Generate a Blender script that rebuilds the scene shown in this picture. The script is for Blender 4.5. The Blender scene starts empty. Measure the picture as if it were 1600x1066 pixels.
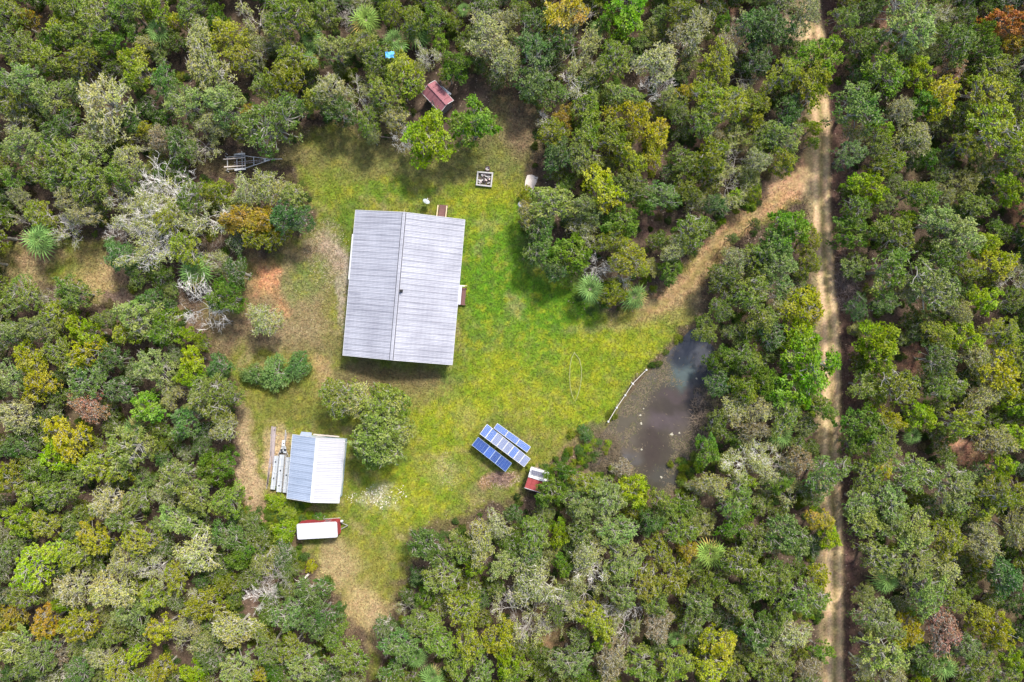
import bpy, math, random
import numpy as np
from mathutils import Vector, Matrix

S = 0.09            # metres per photo pixel at ground level
H = 97.0            # height of the drone above the ground
sc = bpy.context.scene
col = sc.collection

# ---------------------------------------------------------------- camera, sky, sun, exposure
cam_d = bpy.data.cameras.new('camera'); cam = bpy.data.objects.new('camera', cam_d); col.objects.link(cam)
cam.location = (0, 0, H); cam.rotation_euler = (0, 0, 0)
cam_d.sensor_width = 36; cam_d.lens = 36 * H / (1600 * S); cam_d.clip_end = 6000; cam_d.clip_start = 1
sc.camera = cam
SUN_EL = math.radians(52)
SH = Vector((-0.50, -0.866))            # the way shadows fall on the ground
w = bpy.data.worlds.new('World'); sc.world = w; w.use_nodes = True
nt = w.node_tree; nt.nodes.clear()
sky = nt.nodes.new('ShaderNodeTexSky'); sky.sky_type = 'NISHITA'; sky.sun_disc = False
sky.sun_elevation = SUN_EL; sky.sun_rotation = math.atan2(-SH.x, -SH.y)
sky.air_density = 1.0; sky.dust_density = 2.5; sky.ozone_density = 1.0
bg = nt.nodes.new('ShaderNodeBackground'); bg.inputs[1].default_value = 0.15
wo = nt.nodes.new('ShaderNodeOutputWorld')
nt.links.new(sky.outputs[0], bg.inputs[0]); nt.links.new(bg.outputs[0], wo.inputs[0])
sd = bpy.data.lights.new('sun', 'SUN'); sd.energy = 2.8; sd.angle = math.radians(7); sd.color = (1.0, 0.955, 0.89)
so = bpy.data.objects.new('sun', sd); col.objects.link(so)
dirv = Vector((SH.x * math.cos(SUN_EL), SH.y * math.cos(SUN_EL), -math.sin(SUN_EL)))
so.rotation_euler = dirv.to_track_quat('-Z', 'Y').to_euler(); so.location = (30, 50, 120)
sc.view_settings.view_transform = 'Standard'; sc.view_settings.look = 'None'
sc.view_settings.exposure = 0.86; sc.view_settings.gamma = 1.0; sc.view_settings.use_curve_mapping = False

# ---------------------------------------------------------------- helpers
def P(px, py, z=0.0):
    k = (H - z) / H
    return Vector(((px - 800) * S * k, (533 - py) * S * k, z))

def tag(o, label=None, cat=None, group=None, kind=None):
    if label: o['label'] = label
    if cat: o['category'] = cat
    if group: o['group'] = group
    if kind: o['kind'] = kind
    return o

class Thing:
    def __init__(s, name, label, cat, loc, rz=0.0, group=None):
        s.o = bpy.data.objects.new(name, None); col.objects.link(s.o)
        s.o.location = loc; s.o.rotation_euler = (0, 0, rz); s.o.empty_display_size = 0.3
        tag(s.o, label, cat, group)
        s.m = Matrix.Translation(Vector(loc)) @ Matrix.Rotation(rz, 4, 'Z'); s.mi = s.m.inverted()
    def l(s, px, py, z=0.0):
        return s.mi @ P(px, py, z)

def link_mesh(name, me, parent=None):
    o = bpy.data.objects.new(name, me); col.objects.link(o)
    if parent is not None: o.parent = parent.o if isinstance(parent, Thing) else parent
    return o

class MB:
    def __init__(s): s.v = []; s.f = []; s.mi = []
    def add(s, vs, fs, m=0):
        b = len(s.v); s.v += [tuple(v) for v in vs]
        for f in fs: s.f.append([i + b for i in f]); s.mi.append(m)
        return s
    def box(s, x0, x1, y0, y1, z0, z1, m=0, M=None):
        vs = [Vector(p) for p in ((x0,y0,z0),(x1,y0,z0),(x1,y1,z0),(x0,y1,z0),(x0,y0,z1),(x1,y0,z1),(x1,y1,z1),(x0,y1,z1))]
        if M is not None: vs = [M @ v for v in vs]
        return s.add(vs, [(0,3,2,1),(4,5,6,7),(0,1,5,4),(1,2,6,5),(2,3,7,6),(3,0,4,7)], m)
    def bar(s, a, b, wd, ht, m=0):
        a = Vector(a); b = Vector(b); d = (b - a); L = d.length; d.normalize()
        up = Vector((0, 0, 1)) if abs(d.z) < 0.95 else Vector((1, 0, 0))
        sx = d.cross(up).normalized(); uz = sx.cross(d).normalized()
        vs = []
        for q in (a, b):
            for i, j in ((-1,-1),(1,-1),(1,1),(-1,1)):
                vs.append(q + sx * (i * wd / 2) + uz * (j * ht / 2))
        return s.add(vs, [(0,1,2,3),(7,6,5,4),(0,4,5,1),(1,5,6,2),(2,6,7,3),(3,7,4,0)], m)
    def tube(s, pts, rs, n=6, m=0, cap=True):
        pts = [Vector(p) for p in pts]; b = len(s.v)
        if not hasattr(rs, '__len__'): rs = [rs] * len(pts)
        for i, p in enumerate(pts):
            d = (pts[min(i+1, len(pts)-1)] - pts[max(i-1, 0)]).normalized()
            up = Vector((0, 0, 1)) if abs(d.z) < 0.9 else Vector((1, 0, 0))
            a = d.cross(up).normalized(); c = a.cross(d)
            for k in range(n):
                t = 2 * math.pi * k / n
                s.v.append(tuple(p + (a * math.cos(t) + c * math.sin(t)) * rs[i]))
        for i in range(len(pts) - 1):
            for k in range(n):
                q = b + i * n; k2 = (k + 1) % n
                s.f.append([q + k, q + n + k, q + n + k2, q + k2]); s.mi.append(m)
        if cap:
            s.f.append([b + k for k in range(n)]); s.mi.append(m)
            s.f.append([b + (len(pts) - 1) * n + k for k in reversed(range(n))]); s.mi.append(m)
        return s
    def quad(s, a, b, c, d, m=0): return s.add([a, b, c, d], [(0, 1, 2, 3)], m)
    def slab(s, pts, t, m=0):
        """closed slab whose top outline is pts (counter clockwise), t thick downwards"""
        n = len(pts); top = [Vector(p) for p in pts]; bot = [p - Vector((0, 0, t)) for p in top]
        fs = [tuple(range(n)), tuple(reversed(range(n, 2 * n)))]
        for i in range(n):
            j = (i + 1) % n; fs.append((j, i, n + i, n + j))
        return s.add(top + bot, fs, m)
    def mesh(s, name, mats):
        me = bpy.data.meshes.new(name); me.from_pydata(s.v, [], s.f)
        for m in (mats if isinstance(mats, (list, tuple)) else [mats]): me.materials.append(m)
        if any(s.mi): me.polygons.foreach_set('material_index', s.mi)
        me.update(); return me
    def build(s, name, mats, parent=None, bevel=0):
        me = s.mesh(name, mats); o = link_mesh(name, me, parent)
        if bevel:
            b = o.modifiers.new('bevel', 'BEVEL'); b.width = bevel; b.segments = 1; b.limit_method = 'ANGLE'
        return o

def np_mesh(name, V, F, mats, cols=None, smooth=False):
    """V (n,3), F (m,4) or (m,3); cols (n,4) vertex colours named Col"""
    me = bpy.data.meshes.new(name); k = F.shape[1]
    me.vertices.add(len(V)); me.vertices.foreach_set('co', V.astype(np.float32).ravel())
    me.loops.add(F.size); me.loops.foreach_set('vertex_index', F.astype(np.int32).ravel())
    me.polygons.add(len(F)); me.polygons.foreach_set('loop_start', np.arange(0, F.size, k, dtype=np.int32))
    me.polygons.foreach_set('loop_total', np.full(len(F), k, dtype=np.int32))
    if smooth: me.polygons.foreach_set('use_smooth', np.ones(len(F), dtype=bool))
    for m in (mats if isinstance(mats, (list, tuple)) else [mats]): me.materials.append(m)
    if cols is not None:
        a = me.color_attributes.new('Col', 'FLOAT_COLOR', 'POINT')
        a.data.foreach_set('color', cols.astype(np.float32).ravel())
    me.update(); me.validate(); return me

# ---------------------------------------------------------------- noise (numpy) for the ground
_rs = np.random.RandomState(7); _T = _rs.rand(256, 256)
def vnoise(x, y):
    xi = np.floor(x).astype(int); yi = np.floor(y).astype(int); fx = x - xi; fy = y - yi
    fx = fx * fx * (3 - 2 * fx); fy = fy * fy * (3 - 2 * fy)
    a = _T[xi % 256, yi % 256]; b = _T[(xi + 1) % 256, yi % 256]; c = _T[xi % 256, (yi + 1) % 256]; d = _T[(xi + 1) % 256, (yi + 1) % 256]
    return (a * (1 - fx) + b * fx) * (1 - fy) + (c * (1 - fx) + d * fx) * fy
def fbm(x, y, o=4):
    s = 0; a = 0.5; t = 0
    for i in range(o):
        s = s + a * vnoise(x * 2**i + 17.3 * i, y * 2**i + 5.1 * i); t += a; a *= 0.55
    return s / t
def sdf(px, py, poly):
    """signed distance in pixels, positive inside"""
    d = np.full(px.shape, 1e9); ins = np.zeros(px.shape, bool); n = len(poly)
    for i in range(n):
        ax, ay = poly[i]; bx, by = poly[(i + 1) % n]
        ex, ey = bx - ax, by - ay; wx, wy = px - ax, py - ay
        t = np.clip((wx * ex + wy * ey) / (ex * ex + ey * ey + 1e-9), 0, 1)
        d = np.minimum(d, np.hypot(wx - ex * t, wy - ey * t))
        c = ((ay > py) != (by > py)) & (px < (bx - ax) * (py - ay) / (by - ay + 1e-12) + ax)
        ins ^= c
    return np.where(ins, d, -d)
_GR = {}
def fast(kind, px, py, poly):
    """distance looked up in a raster (5 px steps, bilinear)"""
    key = (kind, id(poly)); x0, y0, st = -420, -380, 5.0
    if key not in _GR:
        gx_, gy_ = np.meshgrid(np.arange(x0, 2020, st), np.arange(y0, 1460, st)); _GR[key] = (sdf if kind == 's' else dline)(gx_, gy_, poly)
    G = _GR[key]; u = np.clip((px - x0) / st, 0, G.shape[1] - 1.001); v = np.clip((py - y0) / st, 0, G.shape[0] - 1.001)
    i = u.astype(int); j = v.astype(int); fu = u - i; fv = v - j
    return (G[j, i] * (1 - fu) + G[j, i + 1] * fu) * (1 - fv) + (G[j + 1, i] * (1 - fu) + G[j + 1, i + 1] * fu) * fv
def dline(px, py, pts):
    d = np.full(px.shape, 1e9)
    for (ax, ay), (bx, by) in zip(pts[:-1], pts[1:]):
        ex, ey = bx - ax, by - ay; wx, wy = px - ax, py - ay
        t = np.clip((wx * ex + wy * ey) / (ex * ex + ey * ey), 0, 1)
        d = np.minimum(d, np.hypot(wx - ex * t, wy - ey * t))
    return d
def sst(a, b, x):
    t = np.clip((x - a) / (b - a), 0, 1); return t * t * (3 - 2 * t)

CLEAR = [(478,192),(520,188),(560,205),(610,222),(640,240),(700,235),(770,215),(775,150),(800,135),(838,160),(840,220),(832,280),
 (818,310),(812,400),(850,418),(885,440),(905,480),(955,496),(1010,482),(1065,445),(1080,405),(1120,365),(1180,335),(1230,300),
 (1262,330),(1200,345),(1130,390),(1105,440),(1098,490),(1080,512),(1040,550),(1005,585),(975,625),(950,660),(925,690),(905,705),
 (880,725),(850,735),(815,778),(760,790),(720,805),(660,830),(640,870),(632,910),(600,960),(585,1000),(600,1066),(575,1066),
 (560,1000),(535,960),(515,915),(490,880),(455,850),(400,800),(378,770),(368,700),(378,640),(378,600),(340,545),(300,485),(330,470),
 (370,440),(375,400),(440,385),(485,350),(478,300),(450,268),(330,272),(300,262),(330,240),(440,240)]
OPEN2 = [(0,370),(60,385),(110,370),(155,365),(160,410),(175,440),(230,460),(215,480),(140,478),(110,450),(60,430),(0,455)]
POND = [(1083,508),(1100,520),(1125,550),(1132,600),(1126,650),(1112,690),(1085,712),(1072,760),(1040,778),(1010,765),(985,745),(955,745),(925,745),(905,715),
 (928,690),(950,663),(972,630),(1005,588),(1040,552)]
ROAD = [(1262,-700),(1266,-100),(1268,0),(1272,60),(1278,130),(1284,200),(1282,300),(1288,400),(1296,500),(1300,600),(1297,700),(1302,800),(1304,900),(1304,1066),(1306,1200),(1310,1800)]
DRIVE = [(1282,222),(1262,262),(1228,300),(1180,332),(1130,368),(1104,405),(1080,440),(1040,470),(1000,490),(965,505)]

# colours of things on the ground (linear albedo)
LITTER=(.085,.060,.042); TAN=(.34,.25,.14); BRN=(.17,.115,.07); OLV=(.17,.155,.055); YG=(.225,.260,.012); GRN=(.098,.210,.010); DGR=(.07,.12,.025)
ORG=(.50,.25,.12); SAND=(.55,.40,.25); GRV=(.40,.33,.27); RED=(.30,.16,.10); BLK=(.035,.028,.022); MUD=(.10,.085,.06)
BLOBS = [ # x, y, rx, ry, colour, strength
 (560,245,120,46,(.165,.15,.05),.92),(700,260,90,35,(.15,.15,.045),.8),(520,290,50,40,YG,.3),(620,302,60,16,GRN,.5),(790,230,50,60,(.15,.15,.045),.8),(690,262,70,26,(.16,.15,.05),.7),(560,900,46,60,(.25,.21,.06),.5),(470,620,60,50,(.20,.18,.04),.5),
 (812,190,30,55,BRN,.85),(790,160,40,30,BRN,.6),(835,255,14,40,BRN,.7),
 (540,355,35,45,(.10,.145,.018),.9),(532,420,10,60,(.14,.15,.04),.6),(760,330,70,40,YG,.7),(770,420,70,90,GRN,.95),(850,500,90,70,GRN,.85),
 (880,480,60,60,GRN,.6),(815,345,14,40,GRN,.7),(860,560,90,50,(.135,.215,.014),.8),(740,520,30,60,GRN,.5),(940,560,60,60,YG,.75),(900,640,90,50,YG,.9),(760,600,80,50,YG,.85),
 (985,530,60,40,YG,.7),(690,660,50,60,YG,.85),(640,770,90,60,YG,.7),(840,690,70,40,(.20,.19,.03),.5),(1000,560,30,30,YG,.6),
 (800,485,16,16,TAN,.5),(765,352,18,16,TAN,.35),(745,385,10,14,TAN,.35),(720,650,20,30,(.3,.26,.08),.5),(880,600,40,50,(.20,.205,.025),.4),
 (620,592,100,22,(.155,.12,.055),.95),(560,580,40,20,(.15,.12,.055),.8),(655,615,60,18,(.2,.17,.06),.6),(700,590,20,14,(.11,.16,.03),.5),  # dark brown strip south of the house: its shadow put into the ground colour
 (440,470,80,70,(.23,.165,.085),.85),(510,395,34,46,(.33,.25,.175),.85),(535,450,8,70,GRV,.6),(480,440,50,50,(.22,.19,.09),.6),(415,432,24,34,ORG,.95),(440,480,16,20,ORG,.45),(470,395,30,20,BRN,.6),
 (478,445,34,30,(.16,.18,.05),.65),(450,500,30,16,(.17,.17,.05),.5),(490,420,24,20,(.15,.18,.04),.5),(400,510,60,30,BRN,.8),(470,520,60,28,(.25,.19,.10),.7),(350,520,40,30,(.19,.14,.075),.8),(500,545,50,16,(.17,.14,.06),.7),
 (500,575,22,20,(.34,.23,.11),.7),(395,540,50,16,BRN,.6),(440,625,60,28,(.15,.145,.03),.8),(400,660,26,60,(.18,.175,.035),.8),(480,655,60,16,(.14,.14,.03),.7),(375,655,10,60,TAN,.5),
 (385,740,18,90,(.40,.29,.17),.9),(405,800,20,25,(.28,.20,.11),.8),(435,720,22,55,(.46,.33,.19),.95),(440,850,40,20,BRN,.7),
 (590,776,34,20,(.42,.37,.25),.6),(700,735,30,25,(.33,.29,.12),.5),(760,770,40,18,(.17,.16,.06),.6),(790,745,26,16,(.30,.18,.13),.8),(775,755,20,14,RED,.5),
 (570,870,40,40,(.20,.19,.035),.7),(530,880,34,40,(.36,.27,.14),.75),(570,950,40,45,(.38,.28,.14),.85),(585,990,25,40,TAN,.7),(600,915,30,25,(.19,.18,.035),.5),
 (900,705,30,20,BRN,.7),(925,670,12,14,MUD,.8),
 (380,255,90,22,(.12,.085,.05),.8),(460,230,30,30,(.18,.15,.06),.7),(320,262,40,14,(.12,.09,.05),.8),
 (60,405,40,24,(.30,.20,.12),.8),(30,430,50,20,(.30,.24,.11),.8),(160,440,40,34,(.36,.26,.12),.85),(130,400,30,30,(.19,.15,.06),.8),(200,440,24,24,(.16,.11,.07),.6),(185,468,30,10,(.17,.11,.10),.8),
 (250,470,40,20,BRN,.6),(330,440,20,10,BRN,.6),(300,490,40,30,(.22,.15,.09),.7),(395,390,20,30,(.2,.13,.08),.6),
 (1075,470,34,30,(.28,.22,.10),.7),(1050,500,40,16,(.24,.22,.06),.7),(930,515,50,10,(.22,.17,.09),.5),(1095,470,14,30,(.17,.13,.08),.7),
 (1240,298,44,22,(.52,.32,.18),.8),(1215,318,40,10,ORG,.6),(1262,280,16,40,(.5,.38,.22),.7),(1275,50,30,24,SAND,.9),(1245,35,30,20,SAND,.7),
 (1595,330,24,30,RED,.9),(1515,710,34,26,(.42,.22,.13),.9),(1430,560,18,24,RED,.8),(1395,15,12,12,RED,.6),(1450,75,24,18,(.16,.09,.08),.8),(1385,25,14,14,RED,.6),(1140,12,20,14,RED,.7),
 (1400,480,40,20,(.15,.10,.08),.7),(1590,250,20,10,RED,.5),(1540,660,24,14,(.2,.12,.08),.6),(1075,232,22,18,(.22,.13,.10),.7),(1010,345,16,26,(.15,.09,.07),.7),
 (490,800,20,6,BRN,.5),(860,985,24,60,(.22,.15,.07),.8),(840,1040,24,30,(.25,.19,.09),.8),(440,1050,20,14,(.30,.2,.1),.8),(510,1030,12,40,(.22,.15,.11),.7),(405,930,30,40,(.2,.13,.10),.6),
 (1300,690,22,70,(.34,.27,.12),.6),(545,1010,10,20,BRN,.4),(1075,880,16,24,(.14,.09,.08),.7),(1010,870,14,16,(.14,.08,.07),.7)]
def field(px, py):
    """albedo of the ground at photo pixel coordinates (arrays)"""
    wx = px + (fbm(px/38, py/38) - .5) * 46 + (fbm(px/9+50, py/9) - .5) * 14
    wy = py + (fbm(px/38+90, py/38+30) - .5) * 46 + (fbm(px/9, py/9+70) - .5) * 14
    n1 = fbm(px/60, py/60); n2 = fbm(px/14+9, py/14); n3 = fbm(px/4, py/4+3, 3)
    C = np.empty(px.shape + (3,)); C[:] = LITTER
    C *= (0.65 + 0.9 * n2)[..., None]
    C = mixc(C, (.13,.10,.05), sst(.5, .75, n1) * .6)
    clear = np.maximum(fast('s', wx, wy, CLEAR), fast('s', wx, wy, OPEN2))
    m = sst(-4, 12, clear)
    lawn = np.empty_like(C); lawn[:] = (.165,.175,.028)
    lawn = mixc(lawn, TAN, sst(.48, .8, n2) * .45)
    C = mixc(C, lawn, m)
    for (x, y, rx, ry, c, s) in BLOBS:
        if px.max() < x - 3*rx or px.min() > x + 3*rx: continue
        k = np.nonzero((np.abs(wx - x) < 1.36 * rx) & (np.abs(wy - y) < 1.36 * ry))
        if not len(k[0]): continue
        d = np.hypot((wx[k] - x) / rx, (wy[k] - y) / ry)
        C[k] = mixc(C[k], c, s * (1 - sst(.45, 1.35, d)))
    mot = sst(.40, .62, fbm(px/15+31, py/15+8, 4)); green = m * sst(.0, .06, C[..., 1] - C[..., 0] * .80)
    C = mixc(C, (.082,.172,.012), mot * green * .42); C = mixc(C, (.28,.285,.02), (1 - mot) * sst(.45, .7, fbm(px/9+11, py/9+60, 3)) * green * .55)
    # driveway and road
    dd = fast('d', px + (n2 - .5) * 10, py + (n3 - .5) * 8, DRIVE)
    f = 1 - sst(9, 24, dd); fade = np.clip((px - 965) / 90, .25, 1)
    C = mixc(C, (.37,.225,.11), f * .85 * fade * (.62 + .5 * n1)); C = mixc(C, (.17,.16,.05), f * sst(.42, .62, fbm(px/11+5, py/11+71)) * .45 * (1 - sst(1130, 1230, px)))
    C = mixc(C, (.30,.215,.10), f * fade * .5 * sst(.45, .65, n2))
    rut = np.exp(-((dd - 9) / 3.5)**2); C = mixc(C, (.48,.30,.16), rut * .4 * fade * f)
    dr = fast('d', px + (n2 - .5) * 7, py, ROAD); sx = road_off(px, py)
    bank = sst(14, 20, sx) * (1 - sst(34, 46, sx + (n2 - .5) * 16))
    C = mixc(C, (.125,.072,.055), bank * .92)
    left = sst(-30, -16, sx) * (1 - sst(-14, -8, sx))
    C = mixc(C, (.34,.27,.13), left * .6)
    f = 1 - sst(11, 17, dr)
    C = mixc(C, (.50,.345,.18), f * .95)
    C = mixc(C, (.24,.20,.08), np.exp(-(sx / 3.6)**2) * .85 * f * sst(.3, .6, n2 + .15))
    C = mixc(C, (.62,.45,.27), (np.exp(-((sx - 8.5) / 2.6)**2) + np.exp(-((sx + 8) / 2.6)**2)) * .7 * f)
    # pond shore
    ps = fast('s', wx * .3 + px * .7, wy * .3 + py * .7, POND)
    C = mixc(C, (.12,.09,.055), sst(-12, 2, ps) * .85)
    C = mixc(C, (.05,.042,.035), sst(2, 24, ps) * .8)
    C *= (0.76 + 0.48 * n3)[..., None] * 1.05
    C = mixc(C, C.mean(-1, keepdims=True) * np.array((1.18, .98, .55)), sst(.5, .72, fbm(px/7+60, py/7+20, 3)) * .24)
    g = fbm(px/2.2+4, py/2.2, 2); C *= (0.78 + 0.36 * g)[..., None]
    return np.clip(C, .01, .9)
def mixc(C, c, f):
    f = np.clip(f, 0, 1)[..., None]; return C * (1 - f) + np.asarray(c) * f
_ry = np.array([p[1] for p in ROAD], float); _rx = np.array([p[0] for p in ROAD], float)
def road_off(px, py): return px - np.interp(py, _ry, _rx)
def ground_z(px, py):
    ps = fast('s', px, py, POND)
    z = -0.95 * sst(-8, 26, ps)
    z = z + 0.10 * (fbm(px/70+3, py/70) - .5) * (1 - sst(-30, 5, ps))
    sx = road_off(px, py)
    z = z - 0.18 * np.exp(-((sx - 24) / 7)**2)
    flat = 1 - sst(16, 26, np.abs(sx))
    z = z * (1 - flat) - 0.02 * flat
    return z

# ---------------------------------------------------------------- materials
MATS = {}
def nmat(name):
    m = bpy.data.materials.new(name); m.use_nodes = True; t = m.node_tree
    return m, t, t.nodes['Principled BSDF'], t.nodes['Material Output']
def mat(name, c, rough=.6, metal=0, var=.15, scale=3.0, bump=0.0, spec=.35, stretch=None, c2=None):
    if name in MATS: return MATS[name]
    m, t, b, o = nmat(name); N = t.nodes.new; L = t.links.new
    tc = N('ShaderNodeTexCoord'); mp = N('ShaderNodeMapping'); L(tc.outputs['Object'], mp.inputs[0])
    if stretch: mp.inputs['Scale'].default_value = stretch
    no = N('ShaderNodeTexNoise'); no.inputs['Scale'].default_value = scale; no.inputs['Detail'].default_value = 6
    L(mp.outputs[0], no.inputs[0])
    oi = N('ShaderNodeObjectInfo')
    ad = N('ShaderNodeMath'); ad.operation = 'MULTIPLY_ADD'; ad.inputs[1].default_value = .35; L(oi.outputs['Random'], ad.inputs[0]); L(no.outputs[0], ad.inputs[2])
    r = N('ShaderNodeValToRGB'); r.color_ramp.elements[0].position = .35; r.color_ramp.elements[1].position = .95
    lo = tuple(x * (1 - var) for x in (c2 or c)); hi = tuple(min(1, x * (1 + var)) for x in c)
    r.color_ramp.elements[0].color = (*lo, 1); r.color_ramp.elements[1].color = (*hi, 1)
    L(ad.outputs[0], r.inputs[0]); L(r.outputs[0], b.inputs['Base Color'])
    b.inputs['Roughness'].default_value = rough; b.inputs['Metallic'].default_value = metal; b.inputs['Specular IOR Level'].default_value = spec
    if bump:
        bp = N('ShaderNodeBump'); bp.inputs['Strength'].default_value = bump; bp.inputs['Distance'].default_value = .03
        L(no.outputs[0], bp.inputs['Height']); L(bp.outputs[0], b.inputs['Normal'])
    MATS[name] = m; return m

def ground_mat(name, bump=.6):
    m, t, b, o = nmat(name); N = t.nodes.new; L = t.links.new
    at = N('ShaderNodeAttribute'); at.attribute_name = 'Col'
    ge = N('ShaderNodeNewGeometry')
    n1 = N('ShaderNodeTexNoise'); n1.inputs['Scale'].default_value = 3.2; n1.inputs['Detail'].default_value = 8; n1.inputs['Roughness'].default_value = .7
    n2 = N('ShaderNodeTexNoise'); n2.inputs['Scale'].default_value = .9; n2.inputs['Detail'].default_value = 5; n2.inputs['Roughness'].default_value = .65
    L(ge.outputs['Position'], n1.inputs[0]); L(ge.outputs['Position'], n2.inputs[0])
    mr = N('ShaderNodeMapRange'); mr.inputs[1].default_value = .3; mr.inputs[2].default_value = .7; mr.inputs[3].default_value = .60; mr.inputs[4].default_value = 1.42
    L(n1.outputs[0], mr.inputs[0])
    mu = N('ShaderNodeVectorMath'); mu.operation = 'SCALE'; L(at.outputs['Color'], mu.inputs[0]); L(mr.outputs[0], mu.inputs['Scale'])
    hs = N('ShaderNodeHueSaturation'); L(mu.outputs[0], hs.inputs['Color'])
    m2 = N('ShaderNodeMapRange'); m2.inputs[1].default_value = .3; m2.inputs[2].default_value = .7; m2.inputs[3].default_value = .475; m2.inputs[4].default_value = .525
    L(n2.outputs[0], m2.inputs[0]); L(m2.outputs[0], hs.inputs['Hue']); L(hs.outputs[0], b.inputs['Base Color'])
    b.inputs['Roughness'].default_value = .95; b.inputs['Specular IOR Level'].default_value = .1
    bp = N('ShaderNodeBump'); bp.inputs['Strength'].default_value = bump; bp.inputs['Distance'].default_value = .08
    L(n1.outputs[0], bp.inputs['Height']); L(bp.outputs[0], b.inputs['Normal'])
    return m

def leaf_mat(name='foliage', trans=.28):
    """leaf colour: the tree's own tint, shifted per clump and leaf by the Col attribute"""
    m, t, b, o = nmat(name); N = t.nodes.new; L = t.links.new
    ti = N('ShaderNodeAttribute'); ti.attribute_type = 'INSTANCER'; ti.attribute_name = 'color'
    at = N('ShaderNodeAttribute'); at.attribute_name = 'Col'
    se = N('ShaderNodeSeparateColor'); L(at.outputs['Color'], se.inputs[0])
    v = N('ShaderNodeMapRange'); v.inputs[3].default_value = .50; v.inputs[4].default_value = 2.1; L(se.outputs[0], v.inputs[0])
    mu = N('ShaderNodeVectorMath'); mu.operation = 'SCALE'; L(ti.outputs['Color'], mu.inputs[0]); L(v.outputs[0], mu.inputs['Scale'])
    hs = N('ShaderNodeHueSaturation'); L(mu.outputs[0], hs.inputs['Color'])
    h = N('ShaderNodeMapRange'); h.inputs[3].default_value = .53; h.inputs[4].default_value = .470; L(se.outputs[1], h.inputs[0]); L(h.outputs[0], hs.inputs['Hue'])
    s2 = N('ShaderNodeMapRange'); s2.inputs[3].default_value = .85; s2.inputs[4].default_value = 1.25; L(se.outputs[2], s2.inputs[0]); L(s2.outputs[0], hs.inputs['Saturation'])
    L(hs.outputs[0], b.inputs['Base Color']); b.inputs['Roughness'].default_value = .6; b.inputs['Specular IOR Level'].default_value = .12
    tr = N('ShaderNodeBsdfTranslucent'); L(hs.outputs[0], tr.inputs[0]); mx = N('ShaderNodeMixShader'); mx.inputs[0].default_value = trans
    L(b.outputs[0], mx.inputs[1]); L(tr.outputs[0], mx.inputs[2]); L(mx.outputs[0], o.inputs[0])
    return m
def bark_mat(name, c):
    return mat(name, c, .9, 0, .35, 2.5, .4, .1)
# ================================================================ THE GROUND, ROAD, DRIVEWAY, POND
GROUND_M = ground_mat('ground_cover')
fx = np.arange(-76, 76.01, .3); fy = np.arange(-52, 52.01, .3)
out = np.array([3, 7, 13, 22, 40, 80, 160, 320, 700, 1500, 3000.])
gx = np.concatenate([-(76 + out[::-1]), fx, 76 + out]); gy = np.concatenate([-(52 + out[::-1]), fy, 52 + out])
GX, GY = np.meshgrid(gx, gy); PX = GX / S + 800; PY = 533 - GY / S
inner = (np.abs(GX) < 80) & (np.abs(GY) < 57)
Z = ground_z(PX, PY); C = field(PX, PY)
Z = np.where(inner, Z, 0)
far = sst(0, 40, np.maximum(np.abs(GX) - 82, np.abs(GY) - 58)); C = mixc(C, (.062,.078,.034), far)
V = np.stack([GX, GY, Z], -1).reshape(-1, 3); nx, ny = len(gx), len(gy)
I = np.arange(nx * ny).reshape(ny, nx)
F = np.stack([I[:-1, :-1], I[:-1, 1:], I[1:, 1:], I[1:, :-1]], -1).reshape(-1, 4)
cols = np.concatenate([C.reshape(-1, 3), np.ones((nx * ny, 1))], 1)
g = link_mesh('ground', np_mesh('ground', V, F, GROUND_M, cols, True)); tag(g, kind='structure')

def strip(name, line, half, n_across, step, mname, taper=False):
    pts = [np.array(p, float) for p in line]; L = [0]
    for a, b in zip(pts[:-1], pts[1:]): L.append(L[-1] + np.hypot(*(b - a)))
    xs = np.array([p[0] for p in pts]); ys = np.array([p[1] for p in pts]); tt = np.arange(0, L[-1], step)
    cx = np.interp(tt, L, xs); cy = np.interp(tt, L, ys)
    k = np.ones(9) / 9
    cx[4:-4] = np.convolve(cx, k, 'valid'); cy[4:-4] = np.convolve(cy, k, 'valid')
    dx = np.gradient(cx); dy = np.gradient(cy); l = np.hypot(dx, dy); nxv = -dy / l; nyv = dx / l
    r = np.random.RandomState(3); wa = half * (1 + .25 * (fbm(tt / 20, tt * 0 + 3) - .5) + .12 * (r.rand(len(tt)) - .5))
    wb = half * (1 + .25 * (fbm(tt / 20, tt * 0 + 33) - .5) + .12 * (r.rand(len(tt)) - .5))
    if taper:
        tp = np.clip((L[-1] - tt) / 90, .12, 1); wa = wa * tp; wb = wb * tp
    u = np.linspace(-1, 1, n_across)
    off = np.where(u[None] < 0, u[None] * wa[:, None], u[None] * wb[:, None])
    X = cx[:, None] + nxv[:, None] * off; Y = cy[:, None] + nyv[:, None] * off
    z = ground_z(X, Y); c = field(X, Y)
    rut = np.exp(-((np.abs(off) - half * .62) / (half * .18))**2)
    z = np.maximum(z, 0) * 0 + ground_z(X, Y) + .012 + .05 * (1 - np.abs(u[None])**3) - .035 * rut * (1 - np.abs(u[None])**6)
    W = np.stack([(X - 800) * S, (533 - Y) * S, z], -1).reshape(-1, 3); n, m = X.shape
    I = np.arange(n * m).reshape(n, m)
    F = np.stack([I[:-1, :-1], I[1:, :-1], I[1:, 1:], I[:-1, 1:]], -1).reshape(-1, 4)
    me = np_mesh(name, W, F, MATS[mname], np.concatenate([c.reshape(-1, 3), np.ones((n * m, 1))], 1), True)
    # make sure the sheet faces up
    if me.polygons[0].normal.z < 0: me.flip_normals()
    return tag(link_mesh(name, me), kind='structure')
MATS['dirt'] = ground_mat('bare_dirt', .35)
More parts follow.
